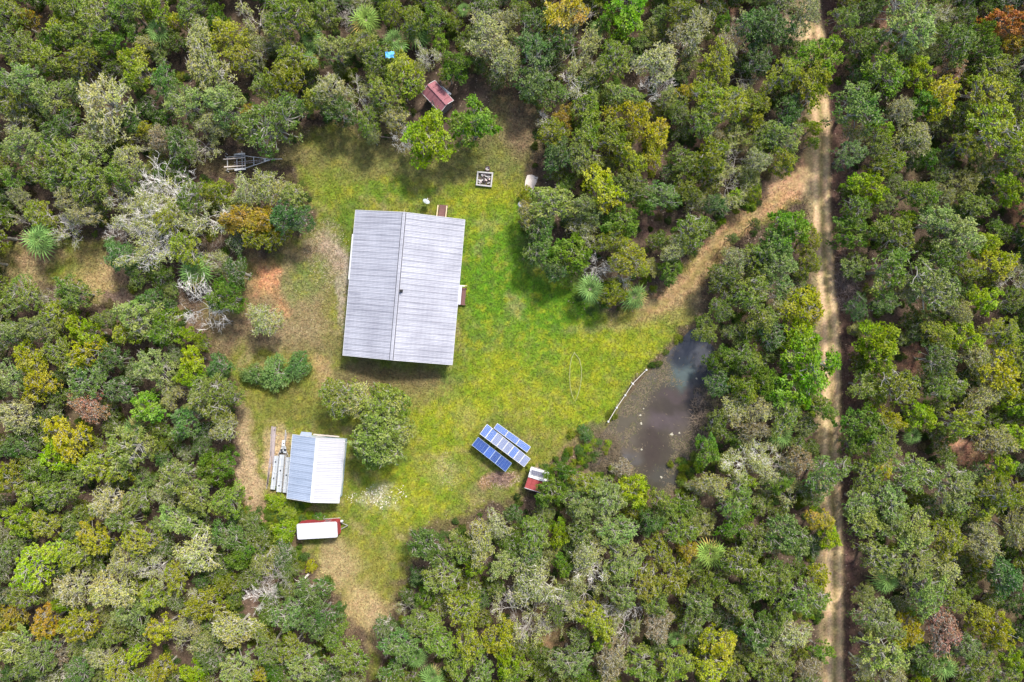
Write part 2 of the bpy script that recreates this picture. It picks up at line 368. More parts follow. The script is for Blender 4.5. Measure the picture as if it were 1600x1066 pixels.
strip('dirt_road', [(1264,-360)] + [(x, y) for x, y in ROAD if -360 < y < 1500] + [(1308,1500)], 15, 11, 3, 'dirt')
strip('driveway', DRIVE, 17, 11, 3, 'dirt', True)

# pond water: a flat sheet under the banks' rim, murky, with its own sharp waterline where the ground dips
def pond_mat():
    m, t, b, o = nmat('pond_water'); N = t.nodes.new; L = t.links.new
    at = N('ShaderNodeAttribute'); at.attribute_name = 'Col'
    L(at.outputs['Color'], b.inputs['Base Color']); b.inputs['Roughness'].default_value = .05; b.inputs['IOR'].default_value = 1.33
    b.inputs['Specular IOR Level'].default_value = .55
    ge = N('ShaderNodeNewGeometry'); no = N('ShaderNodeTexNoise'); no.inputs['Scale'].default_value = 2.2; no.inputs['Detail'].default_value = 4
    L(ge.outputs['Position'], no.inputs[0]); bp = N('ShaderNodeBump'); bp.inputs['Strength'].default_value = .12; bp.inputs['Distance'].default_value = .02
    L(no.outputs[0], bp.inputs['Height']); L(bp.outputs[0], b.inputs['Normal']); return m
wx_ = np.arange(890, 1150, 3.0); wy_ = np.arange(495, 795, 3.0); WX, WY = np.meshgrid(wx_, wy_)
keep = sdf(WX, WY, POND) > -9
def water_col(X, Y):
    c = np.empty(X.shape + (3,)); c[:] = (.062, .052, .036)
    w1 = X + (fbm(X/20, Y/20) - .5) * 30; w2 = Y + (fbm(X/20+40, Y/20) - .5) * 30
    def bl(x, y, rx, ry, cc, s):
        nonlocal c
        c = mixc(c, cc, s * (1 - sst(.3, 1.3, np.hypot((w1 - x) / rx, (w2 - y) / ry))))
    bl(1085, 545, 50, 50, (.075,.08,.095), .9); bl(1065, 587, 24, 26, (.085,.12,.115), .7); bl(1100, 600, 26, 50, (.075,.075,.09), .6)  # grey blue patches: cloud reflection painted into the water's base colour
    bl(1060, 640, 40, 40, (.048,.038,.032), .8); bl(1020, 690, 24, 70, (.050,.037,.030), .85); bl(1055, 618, 34, 14, (.075,.055,.055), .6); bl(1040,660,40,16,(.11,.085,.09),.5)
    bl(985, 640, 40, 60, (.10,.085,.058), .8); bl(960, 700, 44, 34, (.105,.085,.065), .8); bl(1080, 690, 34, 40, (.105,.085,.065), .7); bl(1010, 590, 40, 22, (.105,.095,.07), .7)
    bl(1105, 640, 20, 40, (.12,.09,.075), .7); bl(960, 718, 40, 14, (.10,.10,.105), .6); bl(1040, 750, 40, 22, (.065,.062,.05), .7)
    c = c * (.86 + .28 * fbm(X/6, Y/6))[..., None]
    return c
Vw = np.stack([(WX - 800) * S, (533 - WY) * S, WX * 0 - .22], -1).reshape(-1, 3); ny, nx = WX.shape; I = np.arange(nx * ny).reshape(ny, nx)
kf = keep[:-1, :-1] & keep[1:, :-1] & keep[1:, 1:] & keep[:-1, 1:]
F = np.stack([I[:-1, :-1], I[1:, :-1], I[1:, 1:], I[:-1, 1:]], -1)[kf]
used = np.zeros(nx * ny, bool); used[F.ravel()] = True; remap = np.cumsum(used) - 1
cw = np.concatenate([water_col(WX, WY).reshape(-1, 3), np.ones((nx * ny, 1))], 1)
tag(link_mesh('pond_water', np_mesh('pond_water', Vw[used], remap[F], pond_mat(), cw[used], True)), kind='structure')

# ---------------------------------------------------------------- small stuff that nobody could count
def scatter_mesh(name, pts, colr, size, hgt, m, rs, flat=False, asp=.35):
    """pts (n,2) metres; one bent blade per point"""
    n = len(pts); a = rs.rand(n) * 6.283; s = size * (.5 + rs.rand(n)); h = hgt * (.4 + rs.rand(n))
    d = np.stack([np.cos(a), np.sin(a)], -1); p = np.stack([-d[:, 1], d[:, 0]], -1)
    z0 = ground_z(pts[:, 0] / S + 800, 533 - pts[:, 1] / S)
    V = np.zeros((n, 4, 3))
    V[:, 0, :2] = pts; V[:, 1, :2] = pts + d * (s * .5)[:, None] + p * (s * asp)[:, None]
    V[:, 2, :2] = pts + d * s[:, None]; V[:, 3, :2] = pts + d * (s * .5)[:, None] - p * (s * asp)[:, None]
    V[:, 0, 2] = z0; V[:, 1, 2] = z0 + h * .8; V[:, 2, 2] = z0 + h * (.5 if flat else 1.0); V[:, 3, 2] = z0 + h * .8
    F = np.arange(n * 4).reshape(n, 4); c = np.repeat(np.concatenate([colr, np.ones((n, 1))], 1), 4, 0)
    return np_mesh(name, V.reshape(-1, 3), F, m, c)
def vc_mat(name, trans=0.0):
    m, t, b, o = nmat(name); at = t.nodes.new('ShaderNodeAttribute'); at.attribute_name = 'Col'
    t.links.new(at.outputs['Color'], b.inputs['Base Color']); b.inputs['Roughness'].default_value = .8; b.inputs['Specular IOR Level'].default_value = .15
    return m
VC = vc_mat('dry_blades')
rs = np.random.RandomState(11)
def sample_in(n, x0, x1, y0, y1, test):
    x = rs.rand(n) * (x1 - x0) + x0; y = rs.rand(n) * (y1 - y0) + y0; k = test(x, y); return x[k], y[k]
def lawn_ok(x, y):
    return (np.maximum(fast('s', x, y, CLEAR), fast('s', x, y, OPEN2)) > -14) & (fast('s', x, y, POND) < -2) & (fast('d', x, y, ROAD) > 15)
x, y = sample_in(330000, 0, 1270, 120, 1075, lawn_ok)
hole = (sdf(x, y, [(546,334),(722,350),(702,566),(534,548)]) > 0) | (sdf(x, y, [(455,680),(541,690),(531,780),(446,775)]) > 0)
x = x[~hole]; y = y[~hole]
c = field(x, y); n = len(x); gr = (c[:, 1] > c[:, 0] * .82)
c = c * (.66 + .48 * rs.rand(n))[:, None]; c[:, 0] *= 1 + .25 * (rs.rand(n) - .35)
pts = np.stack([(x - 800) * S, (533 - y) * S], -1)
tag(link_mesh('grass', scatter_mesh('grass', pts, np.clip(c, .01, .8), .20, .11, VC, rs)), 'short patchy grass and weeds of the clearing', 'grass', kind='stuff')
# leaf litter under the woods and on the road bank
x, y = sample_in(150000, -40, 1640, -40, 1106, lambda x, y: (np.maximum(fast('s', x, y, CLEAR), fast('s', x, y, OPEN2)) < 10) & (fast('s', x, y, POND) < -2) & (np.abs(road_off(x, y)) > 13))
n = len(x); c = field(x, y) * (.5 + 1.3 * rs.rand(n))[:, None]; k = rs.rand(n) < .12; c[k] = np.array((.36,.27,.20)) * (.6 + .6 * rs.rand(k.sum()))[:, None]
pts = np.stack([(x - 800) * S, (533 - y) * S], -1)
tag(link_mesh('leaf_litter', scatter_mesh('leaf_litter', pts, np.clip(c, .01, .8), .22, .07, VC, rs, True, .3)), 'brown fallen leaves and twigs on the woodland floor', 'leaf litter', kind='stuff')
# rubble and gravel patches
def pebbles(name, spots, size, base, label, cat):
    P_, Cc = [], []
    for (x, y, rx, ry, n) in spots:
        a = rs.rand(n) * 6.283; r = np.sqrt(rs.rand(n)) ; xx = x + np.cos(a) * r * rx + rs.randn(n) * 2; yy = y + np.sin(a) * r * ry + rs.randn(n) * 2
        P_.append(np.stack([(xx - 800) * S, (533 - yy) * S], -1)); Cc.append(np.array(base) * (.45 + .9 * rs.rand(n, 1)))
    pts = np.concatenate(P_); cc = np.concatenate(Cc); n = len(pts)
    s = size * (.4 + 1.1 * rs.rand(n)); V = np.zeros((n, 5, 3)); z0 = ground_z(pts[:, 0] / S + 800, 533 - pts[:, 1] / S)
    for k in range(4):
        a = k * 1.5708 + rs.rand(n) * .9; V[:, k, 0] = pts[:, 0] + np.cos(a) * s; V[:, k, 1] = pts[:, 1] + np.sin(a) * s; V[:, k, 2] = z0 - .01
    V[:, 4, :2] = pts + rs.randn(n, 2) * s[:, None] * .25; V[:, 4, 2] = z0 + s * .8
    b = np.arange(n)[:, None] * 5; F = np.concatenate([b + np.array([[i, (i + 1) % 4, 4]]) for i in range(4)])
    return tag(link_mesh(name, np_mesh(name, V.reshape(-1, 3), F, VC, np.repeat(np.concatenate([cc, np.ones((n, 1))], 1), 5, 0))), label, cat, kind='stuff')
pebbles('gravel', [(510,395,34,55,1900),(538,470,7,70,900),(470,470,60,50,500)], .05, (.44,.35,.27), 'pale gravel and dead stubble on the bare yard west of the house', 'gravel')
pebbles('rubble', [(575,778,34,10,150),(612,770,26,14,110),(585,768,16,6,90),(600,788,14,8,60)], .085, (.60,.55,.46), 'broken pale rubble scattered on the grass south of the leafy oak', 'rubble')
pebbles('wood_chips', [(700,738,14,30,120),(790,748,22,12,500),(775,752,26,10,300)], .07, (.42,.30,.24), 'brown wood chips on the grass in front of the blue panels', 'wood chips')
# floating weed, twigs and foam on the pond
x, y = sample_in(60000, 900, 1140, 500, 780, lambda x, y: (sdf(x, y, POND) > 0))
open_ = np.minimum(np.minimum(np.hypot((x-1055)/48, (y-640)/42), np.hypot((x-1090)/44, (y-560)/50)), np.hypot((x-1022)/26, (y-700)/75))
dens = np.clip(sst(.75, 1.5, open_), .01, 1) * sst(.30, .58, fbm(x/16, y/16)) ; k = rs.rand(len(x)) < dens * 1.6; x = x[k]; y = y[k]; n = len(x)
cc = np.array((.21,.165,.105)) * (.3 + .9 * rs.rand(n, 1)); k = rs.rand(n) < .22; cc[k] = np.array((.10,.11,.04)); pts = np.stack([(x - 800) * S, (533 - y) * S], -1)
s = .16 * (.4 + 1.2 * rs.rand(n)); a = rs.rand(n) * 6.283; d = np.stack([np.cos(a), np.sin(a)], -1); pp = np.stack([-d[:, 1], d[:, 0]], -1)
V = np.zeros((n, 4, 3)); wdt = s * .16
V[:, 0, :2] = pts - d * s[:, None]; V[:, 1, :2] = pts - pp * wdt[:, None]; V[:, 2, :2] = pts + d * s[:, None]; V[:, 3, :2] = pts + pp * wdt[:, None]; V[:, :, 2] = -.215; V[:, 1, 2] = V[:, 3, 2] = -.19
tag(link_mesh('floating_weed', np_mesh('floating_weed', V.reshape(-1, 3), np.arange(n * 4).reshape(n, 4), VC, np.repeat(np.concatenate([cc, np.ones((n, 1))], 1), 4, 0))), 'pale floating twigs and water weed along the pond margins', 'water weed', kind='stuff')
FOAM = mat('foam', (.42,.39,.29), .8, var=.2)
for i, (x, y, r, lb) in enumerate([(1050,679,3.4,'largest cream froth patch on the pond, in its middle'),(1062,677,1.8,'small cream froth fleck just right of the largest pond patch'),(1001,649,2.4,'cream froth fleck at the west side of the open pond water, upper of two'),
     (1002,662,2.6,'cream froth fleck at the west side of the open pond water, lower of two'),(1003,703,2.6,'cream froth fleck on the south western pond weed'),(1089,592,2.0,'pale fleck floating near the eastern pond bank'),
     (1034,746,2.6,'curled pale fleck at the southern end of the pond'),(1006,639,1.4,'tiny pale fleck on the pond just above two larger ones'),(1062,560,1.8,'pale flecks at the northern end of the pond')]):
    t = P(x, y); b = MB(); r *= S * .8; vs = []
    for k in range(11):
        a = k / 11 * 6.283; q = r * random.Random(i * 20 + k).uniform(.45, 1.25); vs.append(Vector((math.cos(a) * q, math.sin(a) * q, .03)))
    b.slab(vs, .05); o = b.build('froth_patch', FOAM); o.location = (t.x, t.y, -.2); tag(o, lb, 'froth', 'froth patches on the pond')
# ================================================================ BUILDINGS
def tin_mat(name, c, c2, rough=.5):
    """weathered sheet metal: streaks down the slope, rows of screws and purlin dirt across it, blotches"""
    m, t, b, o = nmat(name); N = t.nodes.new; L = t.links.new; tc = N('ShaderNodeTexCoord'); ge = N('ShaderNodeNewGeometry'); oi = N('ShaderNodeObjectInfo')
    def noise(src, sca, det, s3=None):
        mp = N('ShaderNodeMapping'); L(src, mp.inputs[0])
        if s3: mp.inputs['Scale'].default_value = s3
        q = N('ShaderNodeTexNoise'); q.inputs['Scale'].default_value = sca; q.inputs['Detail'].default_value = det; L(mp.outputs[0], q.inputs[0]); return q.outputs[0]
    add = N('ShaderNodeVectorMath'); add.operation = 'ADD'; L(tc.outputs['Object'], add.inputs[0])
    cb = N('ShaderNodeCombineXYZ'); mm = N('ShaderNodeMath'); mm.operation = 'MULTIPLY'; mm.inputs[1].default_value = 90; L(oi.outputs['Random'], mm.inputs[0]); L(mm.outputs[0], cb.inputs[2]); L(cb.outputs[0], add.inputs[1])
    s1 = noise(add.outputs[0], 1.0, 5, (.25, 5, 1)); s2 = noise(ge.outputs['Position'], .35, 5); s3_ = noise(add.outputs[0], 7, 4)
    wv = N('ShaderNodeTexWave'); wv.bands_direction = 'X'; wv.inputs['Scale'].default_value = .52; wv.inputs['Distortion'].default_value = .6; L(tc.outputs['Object'], wv.inputs[0])
    def ma(op, a, b_): q = N('ShaderNodeMath'); q.operation = op
    f = N('ShaderNodeMath'); f.operation = 'MULTIPLY_ADD'; f.inputs[1].default_value = .9; L(s1, f.inputs[0])
    g = N('ShaderNodeMath'); g.operation = 'MULTIPLY_ADD'; g.inputs[1].default_value = .8; L(s2, g.inputs[0]); 
    h = N('ShaderNodeMath'); h.operation = 'MULTIPLY_ADD'; h.inputs[1].default_value = .06; L(wv.outputs['Fac'], h.inputs[0])
    k = N('ShaderNodeMath'); k.operation = 'MULTIPLY_ADD'; k.inputs[1].default_value = .35; k.inputs[2].default_value = -.62; L(s3_, k.inputs[0])
    L(k.outputs[0], h.inputs[2]); L(h.outputs[0], g.inputs[2]); L(g.outputs[0], f.inputs[2])
    r = N('ShaderNodeValToRGB'); r.color_ramp.elements[0].position = .15; r.color_ramp.elements[1].position = .85; r.color_ramp.elements[0].color = (*c2, 1); r.color_ramp.elements[1].color = (*c, 1); L(f.outputs[0], r.inputs[0])
    L(r.outputs[0], b.inputs['Base Color']); b.inputs['Roughness'].default_value = rough; b.inputs['Specular IOR Level'].default_value = .25; b.inputs['Metallic'].default_value = .1; MATS[name] = m; return m
GALV = tin_mat('galvanised_roof', (.485,.485,.52), (.27,.27,.305))
GALV2 = mat('white_roof', (.50,.50,.54), .55, .1, .07, .5, 0, .4, stretch=(1.0, 2.8, 1))
WHITE = mat('white_paint', (.58,.58,.57), .5, var=.05); WALLW = mat('pale_wall', (.50,.54,.56), .6, var=.08)
DARK = mat('black_rubber', (.02,.02,.02), .6); GREY = mat('grey_steel', (.42,.41,.40), .5, .3, .12); FRAMEM = mat('galvanised_steel', (.50,.49,.46), .45, .3, .12)
WOODR = mat('red_brown_wood', (.17,.085,.075), .75, var=.25, scale=4, stretch=(1, 8, 1)); PINE = mat('pine_wood', (.62,.50,.30), .7, var=.12)
GLASS = mat('window_glass', (.05,.06,.07), .1, spec=.6); RUSTR = tin_mat('rusty_red_roof', (.42,.17,.19), (.26,.11,.12), .7)
REDR = tin_mat('red_roof', (.55,.13,.12), (.38,.07,.07)); REDP = mat('red_paint', (.36,.045,.06), .45, 0, .15, 1.0)
GREYW = mat('weathered_wood', (.36,.30,.28), .85, var=.25, scale=3); PLY = mat('pale_board', (.60,.52,.45), .8, var=.1)
DECKM = mat('dark_underlay', (.10,.10,.11), .8); CONC = mat('concrete', (.44,.42,.39), .85, var=.12, bump=.2); CHAR = mat('charred', (.07,.055,.05), .9, var=.4); RUST = mat('rust', (.16,.09,.07), .8, var=.3)

def roof_sheet_mesh(name, L, W, rib_every, rib_h, m, gap=.04):
    """corrugated sheet: runs L along x (down the slope), W along y, ribs run along x"""
    ys = []; n = max(2, int(round(W / rib_every))); st = W / n
    prof = [(0.0, rib_h * 1.5), (.025, rib_h * 1.5)]
    for i in range(n):
        c = (i + .5) * st if n > 1 else W / 2
        prof += [(c - .05, .004), (c - .022, rib_h), (c + .022, rib_h), (c + .05, .004)]
        if i < n - 1: prof += [((i + 1) * st, 0.0)]
    prof += [(W - gap - .03, 0.0), (W - gap, 0.0)]
    prof.sort(); b = MB(); vs = []
    for (yy, zz) in prof: vs += [(0, yy, zz), (L, yy, zz)]
    fs = [(2*i, 2*i+1, 2*i+3, 2*i+2) for i in range(len(prof) - 1)]
    k = len(vs); vs += [(0, prof[0][0], -.02), (L, prof[0][0], -.02), (0, prof[-1][0], -.02), (L, prof[-1][0], -.02)]
    fs += [(k, k+1, 1, 0), (2*len(prof)-2, 2*len(prof)-1, k+3, k+2)]
    b.add(vs, fs); return b.mesh(name, m)

def fit(cs, z):
    p = [P(x, y, z) for x, y in cs]      # TL TR BR BL
    u = ((p[1] - p[0]) + (p[2] - p[3])) / 2; v = ((p[0] - p[3]) + (p[1] - p[2])) / 2
    c = sum(p, Vector()) / 4; a = (math.atan2(u.y, u.x) + math.atan2(-v.x, v.y)) / 2
    return c, u.length, v.length, a

def gable(T, w, l, eave, ridge, xr, mats, sheet_w, rib, rib_h, ov=.35, jitter=.3, seed=1, thick=.05, gap=.016):
    """local frame: x across, y along the ridge; builds walls, deck, sheets, ridge cap, trim; returns slope info"""
    rnd = random.Random(seed); sides = []
    for sgn, m, x1 in ((-1, mats[0], -w / 2), (1, mats[1], w / 2)):
        L = math.hypot(x1 - xr, ridge - eave); n = max(1, int(round(l / sheet_w))); sw = l / n
        me = roof_sheet_mesh('roof_sheet', L, sw, rib, rib_h, m, gap)
        ang = math.atan2(eave - ridge, abs(x1 - xr))
        for i in range(n):
            o = link_mesh('roof_sheet', me, T)
            jt = math.radians(rnd.uniform(-jitter, jitter))
            if sgn > 0: M = Matrix.Translation((xr, -l / 2 + i * sw, ridge)) @ Matrix.Rotation(-ang, 4, 'Y') @ Matrix.Rotation(jt, 4, 'X')
            else: M = Matrix.Translation((xr, -l / 2 + (i + 1) * sw, ridge)) @ Matrix.Rotation(math.pi, 4, 'Z') @ Matrix.Rotation(-ang, 4, 'Y') @ Matrix.Rotation(jt, 4, 'X')
            o.matrix_local = M
        # roof deck under the sheets
        b = MB(); z = thick
        b.add([(xr, -l/2+.03, ridge-.03), (x1*.995, -l/2+.03, eave-.03), (x1*.995, l/2-.03, eave-.03), (xr, l/2-.03, ridge-.03),
               (xr, -l/2+.03, ridge-.03-z), (x1*.995, -l/2+.03, eave-.03-z), (x1*.995, l/2-.03, eave-.03-z), (xr, l/2-.03, ridge-.03-z)],
              [(0,1,2,3),(7,6,5,4),(0,4,5,1),(1,5,6,2),(2,6,7,3),(3,7,4,0)])
        b.build('roof_deck', DECKM, T)
        MB().bar((x1 + sgn*.02, -l/2, eave-.05), (x1 + sgn*.02, l/2, eave-.05), .04, .16).build('fascia', WHITE, T)
        for yy in (-l/2 - .03, l/2 + .03):
            MB().bar((xr, yy, ridge + .0), (x1, yy, eave + .0), .05, .12).build('verge_trim', WHITE, T)
    return sides
def walls(T, w, l, eave, ridge, xr, ov, m, z0=0.0):
    x0, x1, y0, y1 = -w/2 + ov, w/2 - ov, -l/2 + ov, l/2 - ov; t = .12
    zl = eave + (ridge - eave) * ov / (xr + w/2) - .12; zr = eave + (ridge - eave) * ov / (w/2 - xr) - .12
    for nm, b in (('side_wall', MB().box(x0, x0+t, y0, y1, z0, zl)), ('side_wall', MB().box(x1-t, x1, y0, y1, z0, zr))):
        b.build(nm, m, T)
    for yy in (y0, y1):
        s = t if yy == y0 else -t; b = MB(); a = [(x0+t, yy, z0), (x1-t, yy, z0), (x1-t, yy, zr), (xr, yy, ridge-.14), (x0+t, yy, zl)]
        vs = [Vector(p) for p in a] + [Vector(p) + Vector((0, s, 0)) for p in a]
        b.add(vs, [(0,1,2,3,4), (9,8,7,6,5)] + [((i+1) % 5, i, i+5, (i+1) % 5 + 5) for i in range(5)]); b.build('end_wall', m, T)
    return x0, x1, y0, y1
def window(T, x, y, z, wdt, h, ax, sg):
    """ax 'x': on a wall whose normal is along x"""
    def bx(a0, a1, z0, z1, d0, d1):
        return MB().box(min(x+sg*d0, x+sg*d1), max(x+sg*d0, x+sg*d1), y+a0, y+a1, z0, z1) if ax == 'x' else MB().box(x+a0, x+a1, min(y+sg*d0, y+sg*d1), max(y+sg*d0, y+sg*d1), z0, z1)
    f = bx(-wdt/2-.06, wdt/2+.06, z-.06, z+h+.06, 0, .04).build('window', WHITE, T)
    bx(-wdt/2, wdt/2, z, z+h, .03, .055).build('pane', GLASS, f)
    bx(-wdt/2-.1, wdt/2+.1, z-.12, z-.065, .0, .11).build('sill', WHITE, f)

# ---- house
EZ, RZ = 3.0, 4.75
c, w_, l_, a_ = fit([(553.5,328.5),(727,344),(706,571),(538,554)], EZ)
T = Thing('metal_roofed_house', 'large house under a ribbed silver metal gable roof in the middle of the clearing', 'house', (c.x, c.y, 0), a_)
r1 = T.l(631, 331, RZ); r2 = T.l(612, 563, RZ); xr = (r1.x + r2.x) / 2
ROOFL = mat('galvanised_roof_west', (.60,.60,.68), .42, .1, .22, .45, 0, .4, stretch=(.35, 2.6, 1), c2=(.46,.46,.54))
gable(T, w_, l_, EZ, RZ, xr, (GALV, GALV), .80, .20, .030, jitter=.25, gap=.012)
x0, x1, y0, y1 = walls(T, w_, l_, EZ, RZ, xr, .45, WALLW, .5)
for yy in np.linspace(y0 + .3, y1 - .3, 9):
    for xx in (x0 + .2, x1 - .2): MB().box(xx-.2, xx+.2, yy-.2, yy+.2, 0, .5).build('foundation_pier', CONC, T)
b = MB()
for s in (-1, 1): b.bar((xr + s*.10, -l_/2-.04, RZ+.055), (xr + s*.10, l_/2+.04, RZ+.055), .17, .03)
b.tube([(xr, -l_/2-.05, RZ+.085), (xr, l_/2+.05, RZ+.085)], .04, 6); b.build('ridge_cap', GALV, T)
for s in (-1, 1): MB().bar((xr + s*.24, -l_/2, RZ-.015), (xr + s*.24, l_/2, RZ-.015), .09, .07).build('ridge_closure', DECKM, T)
v = T.l(626.5, 454.5, RZ + .3)
pv = MB().tube([(v.x, v.y, RZ-.3), (v.x, v.y, RZ+.32)], .13, 10).tube([(v.x, v.y, RZ+.32), (v.x, v.y, RZ+.42)], .17, 10).build('vent_pipe', DARK, T)
MB().box(v.x-.2, v.x+.2, v.y-.2, v.y+.2, RZ-.06, RZ+.03).build('flashing', DARK, pv)
for yy in (-7.5, -3, 2, 7): window(T, x0, yy, 1.5, 1.1, 1.1, 'x', -1)
for yy in (-7, 4, 8): window(T, x1, yy, 1.5, 1.1, 1.1, 'x', 1)
for xx in (-4, 3.5): window(T, xx, y0, 1.5, 1.1, 1.1, 'y', -1)
for xx in (-4, 0): window(T, xx, y1, 1.5, 1.1, 1.1, 'y', 1)
d = T.l(721, 462, .6); MB().box(x1, x1+.06, d.y-.45, d.y+.45, .6, 2.65).build('door', REDP, T); d2 = T.l(691, 336, .6); MB().box(d2.x-.45, d2.x+.45, y1, y1+.06, .6, 2.65).build('door', WHITE, T)
# small details of the eaves the photo shows: lean-to strip at the west eave, hood over the east porch, antenna stub
q = T.l(549.5, 372, 2.9); e = T.l(537, 545, 2.9)
h0 = T.l(720, 447, 2.9); h1 = T.l(719, 476, 2.9)
MB().slab([(w_/2-.12, h1.y, 2.93), (w_/2+.38, h1.y, 2.84), (w_/2+.38, h0.y, 2.84), (w_/2-.12, h0.y, 2.93)], .04).build('porch_hood', GALV2, T)
g1 = T.l(717.5, 446.5, 2.7); MB().bar((g1.x-.1, g1.y, 2.75), (g1.x+.75, g1.y, 2.70), .12, .10).build('gutter_spout', WHITE, T)
g2 = T.l(550.2, 366, 2.8); MB().bar((-w_/2-.12, g2.y, 2.85), (-w_/2-.12, g2.y-6.2, 2.85), .2, .08).build('gutter', WHITE, T)
for yy in (371, 385): g3 = T.l(549, yy, 2.5); MB().tube([(-w_/2-.28, g3.y, 0.2), (-w_/2-.28, g3.y, 2.6)], .05, 6).build('downpipe', WHITE, T)
g4 = T.l(631.5, 328, RZ+.2); MB().tube([(xr, l_/2-.1, RZ), (xr+.02, l_/2+.35, RZ+.25)], .035, 5).build('antenna_stub', PINE, T)

# ---- steps at the north side of the house
p = P(691.5, 336, 0); T = Thing('wooden_steps', 'red brown wooden steps with pale yellow rails at the north eave of the house', 'steps', (p.x, p.y, 0), a_)
for i in range(6):
    y = 1.25 - i * .30; z = .14 + i * .14
    MB().box(-.50, .50, y-.13, y+.13, z-.04, z).build('tread', WOODR, T)
for sx in (-.62, .62):
    MB().bar((sx, 1.45, .04), (sx, -.6, .82), .06, .22).build('stringer', WOODR, T)
    b = MB().bar((sx, 1.12, 1.10), (sx, -.75, 1.45), .13, .06); b.build('handrail', PINE, T)
    for yy, zt in ((1.05, 1.1), (-.6, 1.42)): MB().box(sx-.045, sx+.045, yy-.045, yy+.045, 0, zt-.03).build('rail_post', PINE, T)
# ---- deck at the east door
p = P(721.5, 463, .5); T = Thing('porch_deck', 'small dark red brown board deck against the east wall of the house', 'porch', (p.x, p.y, 0), a_)
for i in range(6):
    x = -.58 + i * .2; MB().box(x-.092, x+.092, -1.22, 1.22, .46, .50).build('deck_board', WOODR, T)
for yy in (-1.15, 0, 1.15): MB().box(-.68, .60, yy-.04, yy+.04, .30, .455).build('joist', WOODR, T)
for xx in (-.6, .55):
    for yy in (-1.1, 1.1): MB().box(xx-.05, xx+.05, yy-.05, yy+.05, 0, .30).build('post', WOODR, T)
MB().bar((-.65, 1.45, 1.25), (.66, 1.45, 1.25), .10, .05).build('rail', PINE, T)
for xx in (-.55, .6): MB().box(xx-.04, xx+.04, 1.41, 1.49, 0, 1.22).build('rail_post', WOODR, T)
# ---- satellite dish
p = P(667.5, 319, 0); T = Thing('satellite_dish', 'pale satellite dish on a pole in the lawn just north of the house', 'satellite dish', (p.x, p.y, 0), math.radians(-38))
MB().tube([(0, 0, 0), (0, 0, 1.25)], .05, 8).build('pole', GREY, T)
b = MB(); n = 16; M = Matrix.Translation((0, 0, 1.45)) @ Matrix.Rotation(math.radians(-52), 4, 'X')
rings = []
vs = [M @ Vector((0, 0, 0))]
for r in (.2, .38, .50):
    for k in range(n): t = k / n * 6.2832; vs.append(M @ Vector((math.cos(t) * r * 1.0, math.sin(t) * r * 1.1, r * r * .55)))
vs += [v + (M.to_3x3() @ Vector((0, 0, -.03))) for v in vs]
K = 1 + 3 * n; fs = [(0, 1 + k, 1 + (k + 1) % n) for k in range(n)]
for q in range(2):
    for k in range(n): fs.append((1 + q*n + k, 1 + (q+1)*n + k, 1 + (q+1)*n + (k+1) % n, 1 + q*n + (k+1) % n))
fs += [tuple(reversed([i + K for i in f])) for f in fs]; fs += [(1+2*n+(k+1) % n, 1+2*n+k, K+1+2*n+k, K+1+2*n+(k+1) % n) for k in range(n)]
b.add(vs, fs).build('dish', mat('dish', (.42,.47,.46), .4, var=.04), T)
e = M @ Vector((0, -.1, .62)); ar = MB().tube([M @ Vector((0, -.5, .05)), M @ Vector((0, -.45, .4)), e], .025, 5).build('feed_arm', GREY, T)
MB().tube([e, e + Vector((0, .06, .12))], .06, 8).build('receiver', WHITE, ar)

# ---- workshop shed, lower left
EZ, RZ = 2.9, 3.9
c, w_, l_, a_ = fit([(457,678.8),(538.2,687),(530.5,786.2),(448.4,778)], EZ)
T = Thing('workshop_shed', 'workshop shed with a white gable roof, west slope tinted with shade, beside the long troughs', 'shed', (c.x, c.y, 0), a_)
r1 = T.l(496, 684, RZ); r2 = T.l(486.7, 784.2, RZ); xr = (r1.x + r2.x) / 2
WHR_SHADED = tin_mat('shed_roof_shaded', (.38,.43,.52), (.27,.32,.40)); WHR = tin_mat('white_sheet_roof', (.50,.49,.505), (.40,.395,.41))  # same roof metal twice: west slope bluer and darker, its shade painted in
gable(T, w_, l_, EZ, RZ, xr, (WHR_SHADED, WHR), .92, .23, .022, jitter=.15, seed=3)
SHW = mat('pale_blue_wall', (.45,.55,.60), .5, var=.05)
x0, x1, y0, y1 = walls(T, w_, l_, EZ, RZ, xr, .32, SHW)
b = MB()
for s in (-1, 1): b.bar((xr + s*.1, -l_/2-.03, RZ+.05), (xr + s*.1, l_/2+.03, RZ+.05), .2, .02)
b.build('ridge_cap', WHITE, T)
MB().bar((x1+.22, -l_/2+.9, 2.0), (x1+.22, l_/2-.9, 2.0), .07, .10).build('gutter', WHITE, T)
for yy in (-3.2, 3.0): MB().bar((x1, yy, 2.0), (x1+.2, yy, 2.0), .05, .05).build('gutter_bracket', WHITE, T)
MB().slab([(-w_/2+1.0, l_/2, 2.95), (-w_/2+2.6, l_/2, 2.95), (-w_/2+2.55, l_/2+.5, 2.85), (-w_/2+1.15, l_/2+.5, 2.85)], .05).build('door_canopy', WHR_SHADED, T)
MB().bar((-w_/2+2.7, l_/2+.22, 2.45), (w_/2-.9, l_/2+.22, 2.45), .16, .14).build('door_track', PLY, T)
MB().box(-w_/2+2.6, 0.2, y1, y1+.06, .05, 2.4).build('sliding_door', WHITE, T)
window(T, x1, -1.5, 1.2, 1.0, .9, 'x', 1); window(T, x1, 2.0, 1.2, 1.0, .9, 'x', 1)
